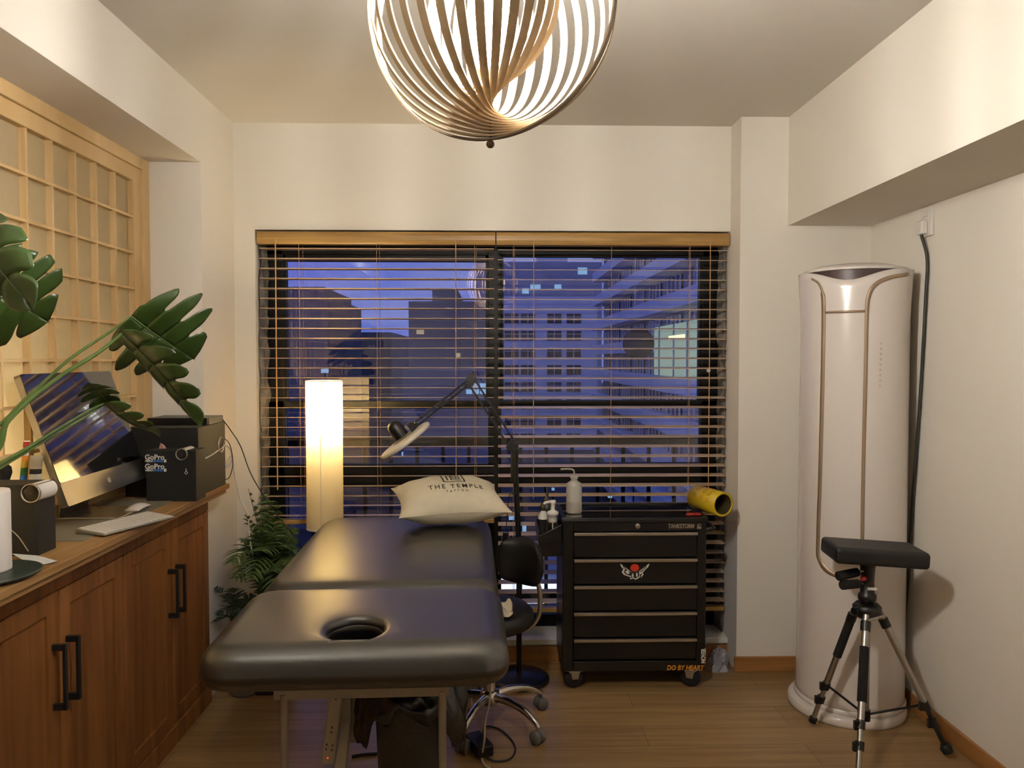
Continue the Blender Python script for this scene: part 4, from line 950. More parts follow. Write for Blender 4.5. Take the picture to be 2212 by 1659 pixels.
MB().lathe([(.022, z0+.02), (.026, z0+.03), (.033, z0+.036), (.033, z0+.055), (.026, z0+.062), (.024, z0+.11), (.027, z0+.16), (.034, z0+.185), (.001, z0+.186)], (TPX.x, TPX.y, 0), 20).build('pan_head', 'blackp', t)
MB().obox((TPX.x+.004, TPX.y-.030, z0+.085), (.036, .004, .010)).build('head_label', 'stickw', t)
for (dz, dx, dy, ll) in ((.142, -.115, -.03, .066), (.094, -.10, -.03, .066)):
    a = Vector((TPX.x-.02, TPX.y-.01, z0+dz+.006)); b = a+Vector((dx+.02, dy, -.008 if dz > .1 else .004)); e = b+(b-a).normalized()*0
    MB().tube([a, b], .004, 8).build('handle_rod', 'steel', t)
    g0 = a+(b-a)*.28; MB().tube([g0, g0+(b-a).normalized()*.003, b+(b-a).normalized()*.02, b+(b-a).normalized()*.023], [.014, .0165, .0175, .014], 16).build('handle_grip', 'foam', t)
MB().sphere((TPX.x-.030, TPX.y-.03, z0+.125), .012, 14).build('lock_knob', 'redp', t)
# pad
pad = MB(); pcn = aty(1896, 1206, 2.80); pr_ = Matrix.Rotation(R(-6), 3, 'Z') @ Matrix.Rotation(R(3.0), 3, 'Y')
pcn = Vector((pcn.x, 2.83, z0+.186+.036))
MB().obox(pcn, (.335, .19, .062), pr_).build('arm_pad', 'vinyl', t, bevel=.016, seg=4)
MB().obox(pcn+Vector((0,0,-.034)), (.10, .08, .010), pr_).build('pad_plate', 'blackp', t)

# ================================================================== BIN + STUFF UNDER TABLE
c = Vector((aty(890, 1600, 2.32).x, 2.32, 0)); t = thing('waste_bin', 'dark grey bin lined with a black bag under the massage table', 'bin', c)
MB().lathe([(.001, .002), (.088, .002), (.092, .01), (.112, .455), (.116, .46), (.112, .468), (.107, .46), (.086, .02), (.001, .015)], c, 40).build('bin_body', 'bin', t)
mb = MB(); n = 96; vs = []; m_ = 12
for i in range(m_+1):
    q = i/m_
    for j in range(n):
        g = 2*PI*j/n; cs, sn = math.cos(g), math.sin(g)
        low = .30 + .15*max(0, 1-abs(cs)**3) if sn < 0 else .34
        low += .05*mnoise.noise(Vector((cs*3, sn*3, 4))) + .012*math.sin(g*11)
        if i <= 4: z = .44 + .07*math.sin(PI*i/4*.5); r0 = .085+.010*i
        else: k = (i-4)/(m_-4); z = .51*(1-k)+low*k; r0 = .125 + .030*math.sin(PI*min(1, k*.8)) + .022*k*abs(cs)
        cr_ = mnoise.noise(Vector((cs*4, sn*4, q*3)))*.020 + mnoise.noise(Vector((cs*11, sn*11, q*7)))*.010
        rr = r0 + cr_*(i > 1)
        vs.append(c+Vector((rr*cs, rr*sn, z+cr_*.6)))
mb.add(vs, [(i*n+j, i*n+(j+1) % n, (i+1)*n+(j+1) % n, (i+1)*n+j) for i in range(m_) for j in range(n)], True)
mb.lathe([(.001, .40), (.05, .44), (.087, .441)], c, 30)
mb.build('bin_liner', 'bag', t, solid=.001)
# white cord, adaptor and loop
pts = [aty(1062, 1478, 2.30), aty(1058, 1520, 2.30), aty(1050, 1560, 2.28), aty(1047, 1610, 2.24), aty(1040, 1640, 2.2), atz(1052, 1665, .004+.25)]
pts = [aty(px, py, 2.78) for px, py in ((1060, 1475), (1057, 1520), (1048, 1560), (1046, 1600))] + [atz(1041, 1635, .006), atz(1046, 1652, .005), atz(1060, 1662, .005)]
tag(MB().tube(bez(pts, 50), .004, 8).build('hanging_cord', 'whitemetal'), 'cream cord hanging down from under the right side of the massage table', 'cord')
c = atz(1040, 1636, 0); t = thing('power_adaptor', 'black power adaptor lying on the floor beside the bin', 'adaptor', (c.x-.01, c.y+.05, 0))
MB().obox(c+Vector((-.01, .05, .024)), (.065, .13, .046), Matrix.Rotation(R(25), 3, 'Z')).build('adaptor_body', 'blackp', t, bevel=.008)
pts = [atz(1040, 1600, .02), atz(1048, 1570, .006), atz(1080, 1576, .005), atz(1106, 1600, .005), atz(1113, 1622, .005), atz(1100, 1640, .005), atz(1070, 1644, .005), atz(1052, 1636, .012)]
MB().tube(bez(pts, 60), .0035, 8).build('adaptor_cable', 'blackp', t)
pts = [atz(760, 1634, .006), atz(785, 1630, .006), atz(815, 1628, .006)]
tag(MB().tube(bez(pts, 12), .006, 8).build('black_cable', 'blackp'), 'short black cable on the floor left of the bin', 'cable')
c = atz(537, 1500, 0); t = thing('small_box', 'small yellow and green box on the floor by the cabinet end', 'box', (c.x, c.y+.03, 0))
MB().box(c.x-.025, c.x+.008, c.y, c.y+.06, 0, .055).build('green_side', mat('lime_card', (150, 160, 60), .6), t, bevel=.002); MB().box(c.x+.008, c.x+.035, c.y, c.y+.06, 0, .055).build('pale_side', 'grey', t, bevel=.002)
c = atz(580, 1503, 0); mb = MB().box(c.x-.06, c.x+.03, c.y, c.y+.10, .0, .035)
tag(mb.build('black_case', 'blackm', bevel=.006), 'flat black case on the floor behind the front leg of the massage table', 'case')
c = atz(640, 1497, 0); mb = MB().box(c.x+.01, c.x+.10, c.y+.02, c.y+.08, .0, .02)
tag(mb.build('paper_box', 'ptowel', bevel=.002), 'flat pale box on the floor beside the round lamp base', 'box')

# ================================================================== PLANTS
def leaf(mb, base, tip, side, length_w, droop=.1, lobes=6, cut=.34, curl=.15, seed=0, gap=1.0):
    """split monstera blade from base to tip; side = direction of its half width"""
    base, tip, side = Vector(base), Vector(tip), Vector(side); ax = tip-base; L = ax.length; ax.normalize(); side = (side-ax*side.dot(ax)).normalized(); nn = ax.cross(side)
    rn = random.Random(seed)
    def wid(t): return length_w*(math.sin(PI*min(1, max(0, t*.93+.10)))**.62)*(1.0-.20*t)
    def pos(t, s, sg):
        # lobes sweep towards the tip as they go outwards
        w_ = wid(t); out = s*w_; fwd = (t + .16*s*s - .13*(1-t)**3*s)*L
        z = -droop*L*(t-.35)**2*1.6 + nn.length*0 - curl*out*s*.9 + .05*w_*math.sin(s*PI)
        return base + ax*fwd + side*(sg*out) + nn*z
    for sg in (-1, 1):
        step = 1.0/lobes
        for k in range(lobes):
            a = k*step; b = a+step; ns = 12; ntt = 5; vs = []
            lw = rn.uniform(.85, 1.0)
            for i in range(ns+1):
                s = i/ns*lw if i/ns > cut else i/ns
                g_ = 0 if i/ns <= cut else min(.30, .22*((i/ns-cut)/(1-cut))**.5 + .03)*step*gap
                g_ += step*.34*max(0, (i/ns-.72)/.28)**2.2*(.30+.7*gap); g_ = min(g_, step*.44)
                ea, eb = a+g_, b-g_
                if k == lobes-1: eb = b
                for j in range(ntt+1): vs.append(pos(ea+(eb-ea)*j/ntt, s, sg))
            f = [(i*(ntt+1)+j, (i+1)*(ntt+1)+j, (i+1)*(ntt+1)+j+1, i*(ntt+1)+j+1) for i in range(ns) for j in range(ntt)]
            if sg < 0: f = [tuple(reversed(q)) for q in f]
            mb.add(vs, f, True)
    rb = [pos(i/10, 0, 1)+nn*.001 for i in range(11)]; return rb
t = thing('monstera_plant', 'monstera plant with long stems and split leaves reaching over the worktop', 'plant', (-1.30, 1.35, ZT))
MB().lathe([(.001, .0), (.075, .0), (.08, .01), (.10, .15), (.105, .155), (.098, .16), (.09, .14), (.001, .135)], (-1.30, 1.35, ZT), 32).build('pot', 'pot', t)
MB().lathe([(.001, .143), (.09, .14)], (-1.30, 1.35, ZT), 24).build('soil', 'soil', t)
P0 = Vector((-1.30, 1.35, ZT+.14))
def mleaf(pxb, db, pxt, dt, side, w_, stem, lobes=6, droop=.1, curl=.15, seed=0, cut=.34, sr=.0055, gap=.7):
    b = aty(*pxb, db); tt = aty(*pxt, dt); lm = MB(); rb = leaf(lm, b, tt, side, w_, droop, lobes, cut, curl, seed, gap); o = lm.build('leaf', 'green', t, solid=.0008)
    MB().tube(rb, [.0028*(1-.07*i) for i in range(11)], 6).build('midrib', 'stem', o)
    pts = [P0+Vector((rnd.uniform(-.02, .02), rnd.uniform(-.02, .02), 0))]+[aty(px, py, dd) for px, py, dd in stem]+[b]
    k = 40; pp = bez(pts, k); MB().tube(pp, [sr*(1.25-.6*i/(len(pp)-1)) for i in range(len(pp))], 10).build('stem', 'stem', t)
# upper right leaf, fingers spread up and right
mleaf((283, 684), 2.30, (405, 772), 2.42, (.62, -.25, .75), .215, [(-60, 960, 1.75), (60, 858, 1.95), (150, 776, 2.1), (245, 712, 2.24)], 4, .10, .25, 1, .42, .0045, .75)
# drooping leaf below it
mleaf((266, 718), 2.22, (428, 893), 2.30, (.55, -.65, .45), .105, [(-50, 1010, 1.7), (20, 905, 1.85), (120, 820, 2.0), (215, 760, 2.14)], 5, -.12, .35, 2, .42, .0065, .6)
# small leaf over the monitor
mleaf((225, 872), 2.12, (325, 945), 2.22, (.30, -.80, .40), .075, [(-80, 1040, 1.7), (30, 985, 1.88), (120, 930, 2.0), (190, 888, 2.08)], 4, .15, .5, 3, .5, .0045, .5)
mleaf((232, 868), 2.14, (190, 815), 2.02, (.85, .2, .25), .060, [(-70, 1046, 1.72), (34, 990, 1.9), (124, 936, 2.02), (196, 894, 2.1)], 4, .3, .6, 4, .35, .0035)
# big leaf at the left frame edge
mleaf((-70, 600), 1.62, (88, 690), 1.72, (.55, -.10, .82), .155, [(-330, 930, 1.40), (-250, 760, 1.46), (-140, 640, 1.55)], 5, .12, .15, 5, .45, .006, .26)
mleaf((-60, 470), 1.60, (20, 640), 1.50, (.85, -.3, .30), .085, [(-320, 930, 1.38), (-240, 700, 1.42), (-130, 500, 1.52)], 4, .25, .4, 6, .45, .005, .26)

def frond(t, base, tip, arch, nl, ll, m_, seed, wid=.009, sag=.4):
    rn = random.Random(seed); base, tip = Vector(base), Vector(tip); mid = (base+tip)/2+Vector((0,0,arch)); rach = bez([base, base+(mid-base)*.55+Vector((0,0,arch*.25)), mid, tip], 24)
    o = MB().tube(rach, [.0028*(1-.7*i/(len(rach)-1)) for i in range(len(rach))], 6).build('frond', m_, t)
    mb = MB(); k = len(rach)
    for i in range(nl):
        s = .28+.72*i/(nl-1); idx = min(k-2, int(s*(k-1))); p = rach[idx]; tg = (rach[idx+1]-rach[max(0, idx-1)]).normalized()
        sd = tg.cross(Vector((0,0,1))); sd = sd.normalized() if sd.length > .01 else Vector((1,0,0)); up = sd.cross(tg)
        l_ = ll*(math.sin(PI*(.18+.78*(s-.28)/.72))**.7)
        for sg in (-1, 1):
            d0 = (sd*sg*.85+tg*.55+up*.25+Vector((rn.uniform(-.12, .12), rn.uniform(-.12, .12), rn.uniform(-.12, .12)))).normalized(); pts = []
            for q in range(5): a = q/4; pts.append(p+d0*l_*a+Vector((0,0,-sag*l_*a*a)))
            wv = d0.cross(up).normalized(); vs = []
            for q, pt in enumerate(pts): ww = wid*(1, 1.0, .9, .6, .05)[q]*.5*(.5 if q == 0 else 1); vs += [pt-wv*ww, pt+wv*ww]
            mb.add(vs, [(2*q, 2*q+1, 2*q+3, 2*q+2) for q in range(4)], True)
    mb.build('leaflets', m_, o, solid=.0005)
pb = Vector((-.985, 3.47, 0)); t = thing('palm_plant', 'feathery green potted palm between the cabinet end and the floor lamp', 'plant', pb)
MB().lathe([(.001, 0), (.075, 0), (.08, .01), (.10, .20), (.104, .205), (.098, .21), (.09, .19), (.001, .185)], pb, 32).build('pot', 'pot', t)
MB().lathe([(.001, .195), (.092, .19)], pb, 24).build('soil', 'soil', t)
for i, (px, py, dd, ar, ll) in enumerate([(565, 1060, 3.55, .10, .10), (536, 1055, 3.42, .12, .09), (600, 1085, 3.50, .12, .11), (640, 1185, 3.45, .20, .11), (655, 1230, 3.38, .22, .10), (500, 1215, 3.30, .24, .10), (640, 1140, 3.52, .16, .11), (530, 1110, 3.36, .14, .10),
        (600, 1180, 3.28, .20, .10), (560, 1190, 3.25, .22, .10), (625, 1260, 3.30, .22, .09), (540, 1250, 3.22, .25, .10), (575, 1130, 3.60, .12, .11), (610, 1130, 3.6, .15, .1), (585, 1235, 3.24, .2, .09), (520, 1165, 3.4, .2, .1), (548, 1090, 3.5, .12, .1), (580, 1075, 3.52, .12, .1), (612, 1160, 3.42, .16, .1), (560, 1150, 3.3, .18, .1), (630, 1215, 3.3, .2, .1), (505, 1250, 3.25, .22, .09), (590, 1290, 3.2, .24, .09)]):
    frond(t, pb+Vector((rnd.uniform(-.03, .03), rnd.uniform(-.03, .03), .19)), aty(px, py, dd), ar, 20, ll*1.2, 'palm', i, .0135, .45)
pb = Vector((-1.10, 3.40, 0)); t = thing('fern_plant', 'dark low fern on the floor behind the cabinet end', 'plant', pb)
MB().lathe([(.001, 0), (.06, 0), (.065, .01), (.08, .14), (.083, .145), (.078, .15), (.001, .13)], pb, 32).build('pot', 'pot', t)
for i, (px, py, dd, ar, ll) in enumerate([(458, 1262, 3.42, .10, .06), (470, 1330, 3.30, .14, .06), (500, 1270, 3.5, .12, .07), (530, 1310, 3.36, .14, .07), (455, 1345, 3.36, .12, .05), (500, 1330, 3.2, .16, .06), (548, 1285, 3.45, .12, .07), (485, 1300, 3.25, .14, .06), (560, 1320, 3.4, .12, .06)]):
    frond(t, pb+Vector((rnd.uniform(-.02, .02), rnd.uniform(-.02, .02), .13)), aty(px, py, dd), ar, 14, ll, 'palmdark', 40+i, .010, .3)

# ================================================================== DESK ITEMS
# all-in-one computer, leaning back
BL = Vector((-1.288, 2.358, 1.03)); BR = Vector((-1.31, 2.95, 1.03)); TL = Vector((-1.42, 2.36, 1.428)); 
ax = (BR-BL).normalized(); up = (TL-BL); up = (up-ax*up.dot(ax)).normalized(); WD = .592; HT = .425; fm = frame(BL, ax, up); nf = ax.cross(up)   # nf points to the room
if nf.x < 0: nf = -nf
t = thing('desktop_computer', 'silver all-in-one desktop computer with a black screen, leaning back', 'computer', (-1.36, 2.66, ZT))
def slab(x0, x1, y0, y1, h0, h1, rad=.012):
    pts = []
    for (cx, cy, a0) in ((x1-rad, y1-rad, 0), (x0+rad, y1-rad, 90), (x0+rad, y0+rad, 180), (x1-rad, y0+rad, 270)):
        for k in range(6): a = R(a0+90*k/5); pts.append((cx+rad*math.cos(a), cy+rad*math.sin(a)))
    mb = MB(); n = len(pts); vs = [BL+ax*x+up*y+nf*h0 for x, y in pts]+[BL+ax*x+up*y+nf*h1 for x, y in pts]
    mb.add(vs, [tuple(range(n))[::-1], tuple(range(n, 2*n))]+[(j, (j+1) % n, n+(j+1) % n, n+j) for j in range(n)]); return mb
slab(0, WD, 0, HT, -.022, -.002).build('casing', 'alu', t)
slab(0, WD, 0, .075, -.002, .0006, .010).build('chin', 'alu', t)
slab(0, WD, .076, HT, -.002, .0004, .010).build('screen', 'screen', t)
lg = MB(); c = BL+ax*(WD/2)+up*.038+nf*.0009
f2 = frame(c, ax, up)
if (f2 @ Vector((0,0,1)) - c).dot(nf) < 0: f2 = frame(c, -ax, up)
ap_ = []
for k in range(28):
    a = 2*PI*k/28+PI/2; r0 = .0115*(1-.10*math.cos(2*(a-PI/2)))*(1-.28*math.exp(-((a-PI/2) % (2*PI))**2*6)-.28*math.exp(-(2*PI-(a-PI/2) % (2*PI))**2*6)-.14*math.exp(-((a-1.5*PI))**2*8))
    x_, y_ = r0*math.cos(a)*.95, r0*math.sin(a)
    d0 = math.hypot(x_-.013, y_-.002)
    if d0 < .0055: x_ = .013-.0055*((.013-x_)/max(d0, 1e-4))
    ap_.append((x_, y_))
lg.prism(ap_, .0006, f2)
lg.prism([(.0005, .0105), (.004, .0125), (.0055, .0175), (.002, .0155)], .0006, f2); lg.build('fruit_emblem', 'whitep', t)
st = MB(); mid = BL+ax*(WD/2)
a = mid+up*.22-nf*.022; st.add([a-ax*.095+Vector((0,0,0)), a+ax*.095, Vector((-1.43, (mid+ax*.09).y, ZT+.010)), Vector((-1.43, (mid-ax*.09).y, ZT+.010)),
    a-ax*.095-nf*.005, a+ax*.095-nf*.005, Vector((-1.436, (mid+ax*.09).y, ZT+.010)), Vector((-1.436, (mid-ax*.09).y, ZT+.010))], [(0,1,2,3),(7,6,5,4),(0,4,5,1),(1,5,6,2),(2,6,7,3),(3,7,4,0)])
st.build('stand', 'alu', t); MB().box(-1.436, -1.235, mid.y-.09, mid.y+.11, ZT+.003, ZT+.010).build('foot', 'alu', t, bevel=.002)
# grey desk mat
tag(MB().box(-1.44, -1.20, 2.27, 2.95, ZT, ZT+.0025).build('desk_mat', 'grey'), 'thin grey mat on the worktop under the desktop computer', 'mat')
# keyboard
ka = atz(162, 1152, ZT+.004); kb = atz(251, 1161, ZT+.004); kd = atz(260, 1108, ZT+.004); wv = (kb-ka).normalized(); lv = (kd-ka); lv = (lv-wv*lv.dot(wv)).normalized()
t = thing('keyboard', 'slim white keyboard with silver body at the front edge of the worktop', 'keyboard', ka)
KW, KL = .118, .285; KF = frame(ka+Vector((0,0,.003)), wv, lv); kr = Matrix([[wv.x, lv.x, 0],[wv.y, lv.y, 0],[0,0,1]])
tilt = lambda x: .010*(1-x/KW)
m_ = MB(); m_.add([ka+wv*x+lv*y+Vector((0,0,z)) for x, y, z in [(0,0,0),(KW,0,0),(KW,KL,0),(0,KL,0),(0,0,.014),(KW,0,.005),(KW,KL,.005),(0,KL,.014)]], [(0,3,2,1),(4,5,6,7),(0,1,5,4),(1,2,6,5),(2,3,7,6),(3,0,4,7)])
m_.build('casing', 'alu', t, bevel=.002)
for rI in range(6):
    nk = 14 if rI else 14; x0 = .006+rI*.018
    for kI in range(nk):
        if rI == 5 and 4 <= kI <= 7:
            if kI != 4: continue
            y0, y1 = .006+4*.0196, .006+8*.0196-.002
        else: y0 = .006+kI*.0196; y1 = y0+.0174
        zz = .0145-.009*x0/KW
        q = MB(); q.add([ka+wv*x+lv*y+Vector((0,0,z)) for x, y, z in [(x0,y0,zz-.001),(x0+.0155,y0,zz-.0022),(x0+.0155,y1,zz-.0022),(x0,y1,zz-.001),(x0,y0,zz+.0015),(x0+.0155,y0,zz+.0003),(x0+.0155,y1,zz+.0003),(x0,y1,zz+.0015)]], [(4,5,6,7),(0,1,5,4),(1,2,6,5),(2,3,7,6),(3,0,4,7)])
        q.build('key', 'whitep', t)
# mouse
c = atz(293, 1104, ZT+.0025); t = thing('mouse', 'low white computer mouse lying beside the keyboard', 'mouse', c)
mb = MB(); vs = []; n1, n2 = 20, 12
for i in range(n1+1):
    for j in range(n2+1):
        u_, v_ = -1+2*i/n1, -1+2*j/n2; x = .029*v_*math.sqrt(1-.25*u_*u_); y = .057*u_*math.sqrt(1-.18*v_*v_)
        vs.append(c+Vector((x, y+.02, .006+.018*(max(0, 1-u_*u_)**.6)*(max(0, 1-v_*v_*.7)))))
mb.add(vs, [(i*(n2+1)+j, (i+1)*(n2+1)+j, (i+1)*(n2+1)+j+1, i*(n2+1)+j+1) for i in range(n1) for j in range(n2)], True); mb.build('shell', 'acwhite', t, solid=.001)
mb = MB(); mb.add([c+Vector((.0275*math.cos(g)*(1-.08*abs(math.sin(g))), .055*math.sin(g)+.02, z)) for z in (.0, .007) for g in [2*PI*k/28 for k in range(28)]], [(j, (j+1) % 28, 28+(j+1) % 28, 28+j) for j in range(28)]+[tuple(range(28))[::-1]], True); mb.build('base', 'alu', t)
# glasses
c = atz(172, 1106, ZT+.004); gm = MB()
for s_ in (-1, 1): gm.tube([c+Vector((.012*math.cos(g)+.0, s_*.028+.022*math.cos(g)*0+.022*math.sin(g), .010+.012*math.cos(g)*.5+.004)) for g in [2*PI*k/20 for k in range(21)]], .001, 6, False)
gm.tube(bez([c+Vector((0, -.05, .012)), c+Vector((.03, -.055, .012)), c+Vector((.075, -.03, .002))], 10), .001, 6); gm.tube(bez([c+Vector((0, .05, .012)), c+Vector((.03, .05, .012)), c+Vector((.07, .02, .002))], 10), .001, 6)
gm.tube([c+Vector((0, -.006, .014)), c+Vector((0, .006, .014))], .001, 6)
tag(gm.build('eyeglasses', mat('dark_red_wire', (92, 40, 30), .4)), 'thin dark red eyeglasses folded on the mat below the screen', 'glasses')

# camera packaging boxes
def lensbox(name, label, x0, x1, y0, y1, h, lens, small=True, gp=False, r_=.024, z0=ZT):
    t = thing(name, label, 'box', ((x0+x1)/2, (y0+y1)/2, z0))
    MB().box(x0, x1, y0, y1, z0, z0+h).build('box_body', 'blackm', t, bevel=.002)
    lx_, lz_ = lens
    MB().cyl((lx_, y1-.01, lz_), (lx_, y0-.002, lz_), r_*.96, 28).build('lens_barrel', 'whitep', t)
    MB().lathe([(r_, 0), (r_, .006), (r_*.90, .007), (r_*.86, .002)], (lx_, y0, lz_), 32, (0,-1,0)).build('lens_ring', 'steel', t)
    MB().lathe([(.001, .004), (r_*.45, .004), (r_*.86, .002)], (lx_, y0, lz_), 32, (0,-1,0)).build('lens_face', 'blackp', t)
    return t
q0 = atz(428, 1082, ZT); t = lensbox('product_box', 'small black product box with a round lens print and two logos, beside the computer', q0.x-.188, q0.x-.002, q0.y-.01, q0.y+.085, .192, (aty(393, 983, q0.y-.01).x, ZT+.178), r_=.022)
for k, py in enumerate((992, 1012)):
    lg = MB(); text_into(lg, 'GoPro', .0265, frame(aty(334, py-4, q0.y-.0105), (1,0,0), (0,0,1)), .0004, 1.0, bold=.0006, sx=1.0); lg.build('logo_lettering', 'stickw', t)
    lg = MB(); p = aty(323, py+4, q0.y-.0108)
    text_into(lg, 'HERO', .010, frame(p+Vector((-.002, 0, 0)), (1,0,0), (0,0,1)), .0004, 1.0, bold=.0004, sx=1.1); lg.build('small_lettering', 'stickw', t)
    for j in range(3): MB().box(p.x+.014+j*.0125, p.x+.024+j*.0125, q0.y-.0112, q0.y-.0105, p.z-.004, p.z+.005).build('blue_square', 'blueprint', t)
    MB().box(p.x+.053, p.x+.062, q0.y-.0112, q0.y-.0105, p.z-.005, p.z+.006).build('white_square', 'stickw', t)
lg = MB(); p = aty(402, 1020, q0.y-.0105); lg.tube([p+Vector((0, 0, .014)), p+Vector((0, 0, .006)), p+Vector((.006, 0, -.003)), p+Vector((0, 0, -.008)), p+Vector((-.006, 0, -.003)), p+Vector((0, 0, .005))], .0012, 6); lg.build('drop_mark', 'stickw', t)
# crumpled paper behind it
p = aty(350, 968, q0.y+.05); p.z = ZT+.192; mb = MB().add([p+Vector(v) for v in [(-.012, 0, 0), (.014, 0, .0), (.012, .01, 0), (-.004, -.004, .022), (.006, .004, .014)]], [(0,1,3), (1,2,4), (1,4,3), (2,0,4), (0,3,4), (0,2,1)])
tag(mb.build('crumpled_wrapper', mat('pink_paper', (196, 150, 140), .6)), 'tiny crumpled pinkish wrapper on top of the small product box', 'wrapper')
# large black box behind
b1 = atz(433, 1077, ZT); t = thing('camera_case', 'large black carton with a curved white line, at the far end of the worktop', 'box', (b1.x-.14, 3.15, ZT))
yb0, yb1, xb1, xb0, hb_ = q0.y+.090, 3.30, -1.138, -1.42, .268
MB().box(xb0, xb1, yb0, yb1, ZT, ZT+hb_).build('box_body', 'blackm', t, bevel=.002)
MB().tube(bez([(xb1+.0005, yb0+.005, ZT+.138), (xb1+.0005, yb0+.10, ZT+.142), (xb1+.0005, yb0+.20, ZT+.152), (xb1+.0005, yb0+.30, ZT+.168)], 14), .003, 6).build('white_line', 'stickw', t)
cl_ = Vector((xb1, yb1-.055, ZT+.175)); MB().lathe([(.034, 0), (.034, .004), (.030, .005), (.028, .001)], cl_, 30, (1,0,0)).build('white_ring', 'steel', t)
MB().lathe([(.001, .003), (.008, .003), (.028, .001)], cl_, 30, (1,0,0)).build('ring_face', 'blackp', t)
t = thing('hard_drive_box', 'flat black electronic box lying on top of the large black carton', 'box', (-1.27, 3.22, ZT+hb_))
MB().box(-1.39, -1.142, 3.13, 3.29, ZT+hb_+.0, ZT+hb_+.028).build('casing', 'blackp', t, bevel=.002)
MB().box(-1.152, -1.1415, 3.129, 3.131, ZT+hb_+.002, ZT+hb_+.027).build('edge_strip', 'steel', t)
# left lens box
t = lensbox('product_box', 'black product box with a large round lens print, behind the towel roll', -1.440, -1.232, 2.10, 2.19, .195, (aty(68, 1056, 2.10).x, ZT+.172), r_=.026)
# paper towel
c = Vector((aty(17, 1150, 1.90).x-.056, 1.90, ZT+.016)); t = thing('paper_towel_roll', 'white paper towel roll standing at the left edge of the worktop', 'paper towel', c)
MB().lathe([(.018, 0), (.055, 0), (.0555, .004), (.0555, .192), (.054, .197), (.019, .197), (.019, 0)], c, 40).build('paper', 'ptowel', t); MB().lathe([(.0185, .001), (.0185, .196)], c, 24).build('card_core', mat('card_core', (150, 120, 84), .9), t)
tag(MB().lathe([(.001, 0), (.10, 0), (.118, .008), (.122, .014), (.116, .0155), (.001, .0155)], (c.x+.005, 1.90-.01, ZT), 40).build('round_tray', 'greend'), 'dark green round tray under the paper towel roll', 'tray')
# leaflet
a, b_, c_, d_ = atz(25, 1196, ZT+.010), atz(75, 1224, ZT+.002), atz(124, 1212, ZT+.004), atz(80, 1200, ZT+.006)
mb = MB(); mb.add([a, b_, c_, d_], [(0,1,2,3)]); tag(mb.build('leaflet', 'paperw', solid=.0006), 'pale blue leaflet lying in front of the left product box', 'paper')
tag(MB().tube(bez([aty(17, 1138, 2.085), aty(40, 1160, 2.085), aty(58, 1186, 2.08), atz(62, 1192, ZT+.006)], 20), .0012, 6).build('earphone_cord', 'whitemetal'), 'thin pale cord running down the front of the left product box', 'cord')
# cup with tubes
c = Vector((-1.375, 2.295, ZT)); t = thing('acrylic_cup', 'clear acrylic cup holding tubes behind the left product box', 'cup', c)
MB().lathe([(.001, .002), (.036, .002), (.038, .006), (.040, .10)], c, 28).build('cup', 'clear', t)
def tubeobj(name, label, px, py0, py1, D_, wpx, m1, bands, lean):
    a = aty(px, py1, D_); b = aty(px+lean, py0, D_); w_ = wpx*D_/F; t = thing(name, label, 'tube', a)
    ax_ = (b-a); mb = MB(); n = 12; vs = []
    for k in range(7):
        q = a+ax_*k/6; th = .014*(1-k/6)+.0015
        for j in range(n): g = 2*PI*j/n; vs.append(q+Vector((math.cos(g)*w_/2*(.8+.2*k/6), math.sin(g)*th, 0)))
    mb.add(vs, [(k*n+j, k*n+(j+1) % n, (k+1)*n+(j+1) % n, (k+1)*n+j) for k in range(6) for j in range(n)]+[tuple(range(n))[::-1], tuple(range(6*n, 7*n))], True); mb.build('tube_body', m1, t)
    for (s0, s1, mm) in bands:
        bm = MB(); vs = []
        for s_ in (s0, s1):
            q = a+ax_*s_; th = .014*(1-s_)+.0022
            for j in range(n): g = 2*PI*j/n; vs.append(q+Vector((math.cos(g)*(w_/2*(.8+.2*s_)+.0006), math.sin(g)*th, 0)))
        bm.add(vs, [(j, (j+1) % n, n+(j+1) % n, n+j) for j in range(n)], True); bm.build('colour_band', mm, t)
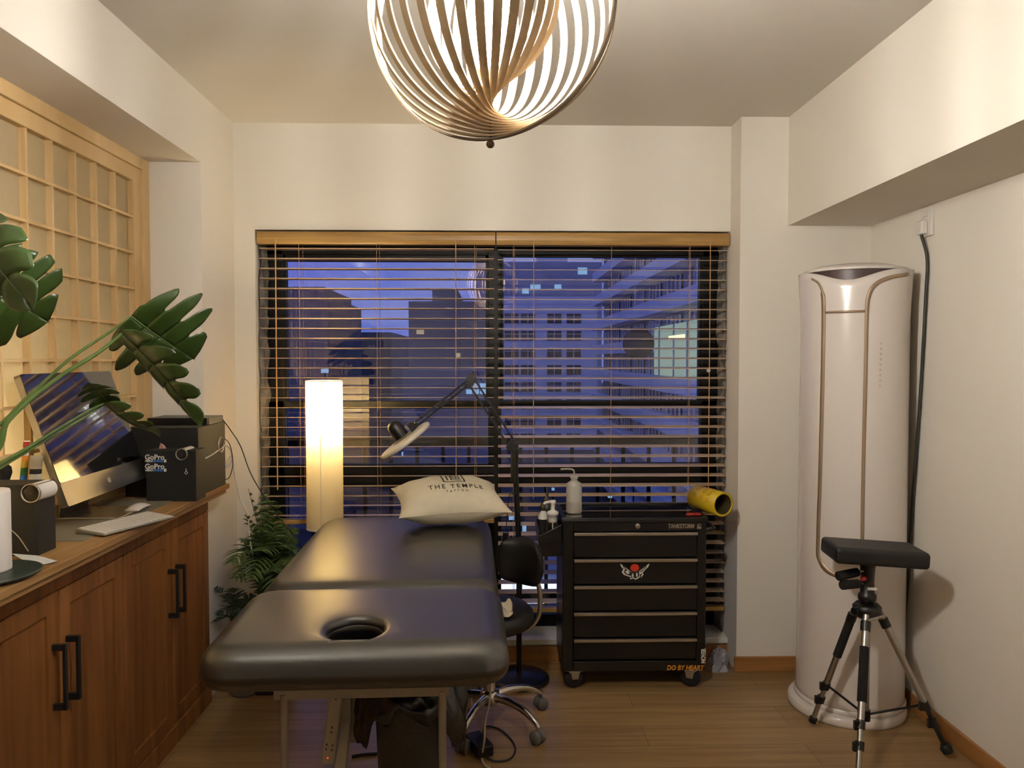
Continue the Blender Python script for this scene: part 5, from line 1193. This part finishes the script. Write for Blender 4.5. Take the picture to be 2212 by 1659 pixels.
grn = mat('print_green', (50, 110, 50), .5); yel = mat('print_yellow', (190, 160, 50), .5)
tubeobj('cream_tube', 'white tube with a red end and rainbow bands standing in the cup', 50, 952, 1045, 2.30, 14, 'whitep', [(.05, .2, 'blueprint'), (.2, .38, grn), (.38, .52, yel), (.52, .66, 'orange'), (.84, .98, 'redp')], 8)
tubeobj('silver_tube', 'silver grey tube with a dark printed label, right of the rainbow banded tube', 74, 984, 1052, 2.28, 28, 'frost', [(.42, .58, 'blackm')], 6)
c = aty(10, 1040, 2.28); t = thing('powder_brush', 'small dark bristle brush standing behind the left product box', 'brush', (c.x, c.y, ZT))
MB().tube([(c.x, c.y, ZT), (c.x, c.y, c.z)], .006, 10).build('brush_handle', 'whitep', t)
MB().lathe([(.006, 0), (.012, .02), (.020, .045), (.018, .062), (.008, .072), (.001, .074)], (c.x, c.y, c.z-.02), 20).build('bristles', 'foam', t)
# cables at the far end
pts = [Vector((-1.142, 3.28, ZT+hb_+.012)), aty(500, 932, 3.30), aty(520, 965, 3.36), aty(545, 1030, 3.42), aty(590, 1100, 3.45), aty(640, 1165, 3.48), aty(655, 1195, 3.50)]
tag(MB().tube(bez(pts, 50), .0022, 8).build('thin_black_cable', 'blackp'), 'thin black cable sloping from the flat box down past the palm', 'cable')
pts = [aty(483, 945, 3.315), aty(497, 962, 3.33), aty(503, 1000, 3.34), aty(496, 1030, 3.335), aty(484, 1037, 3.33)]
tag(MB().tube(bez(pts, 40), .0018, 8).build('looped_black_cable', 'blackp'), 'black cable looping beside the end of the large black carton', 'cable')
pts = [aty(484, 960, 3.33), aty(499, 972, 3.34), aty(500, 998, 3.34), aty(488, 1010, 3.335), aty(500, 985, 3.345), aty(508, 1030, 3.36), aty(519, 1080, 3.38), aty(535, 1110, 3.37), aty(538, 1150, 3.36), aty(543, 1185, 3.36), aty(552, 1230, 3.38)]
tag(MB().tube(bez(pts, 60), .003, 8).build('white_cable', 'whitep'), 'white cable dropping from the worktop end into the palm leaves', 'cable')
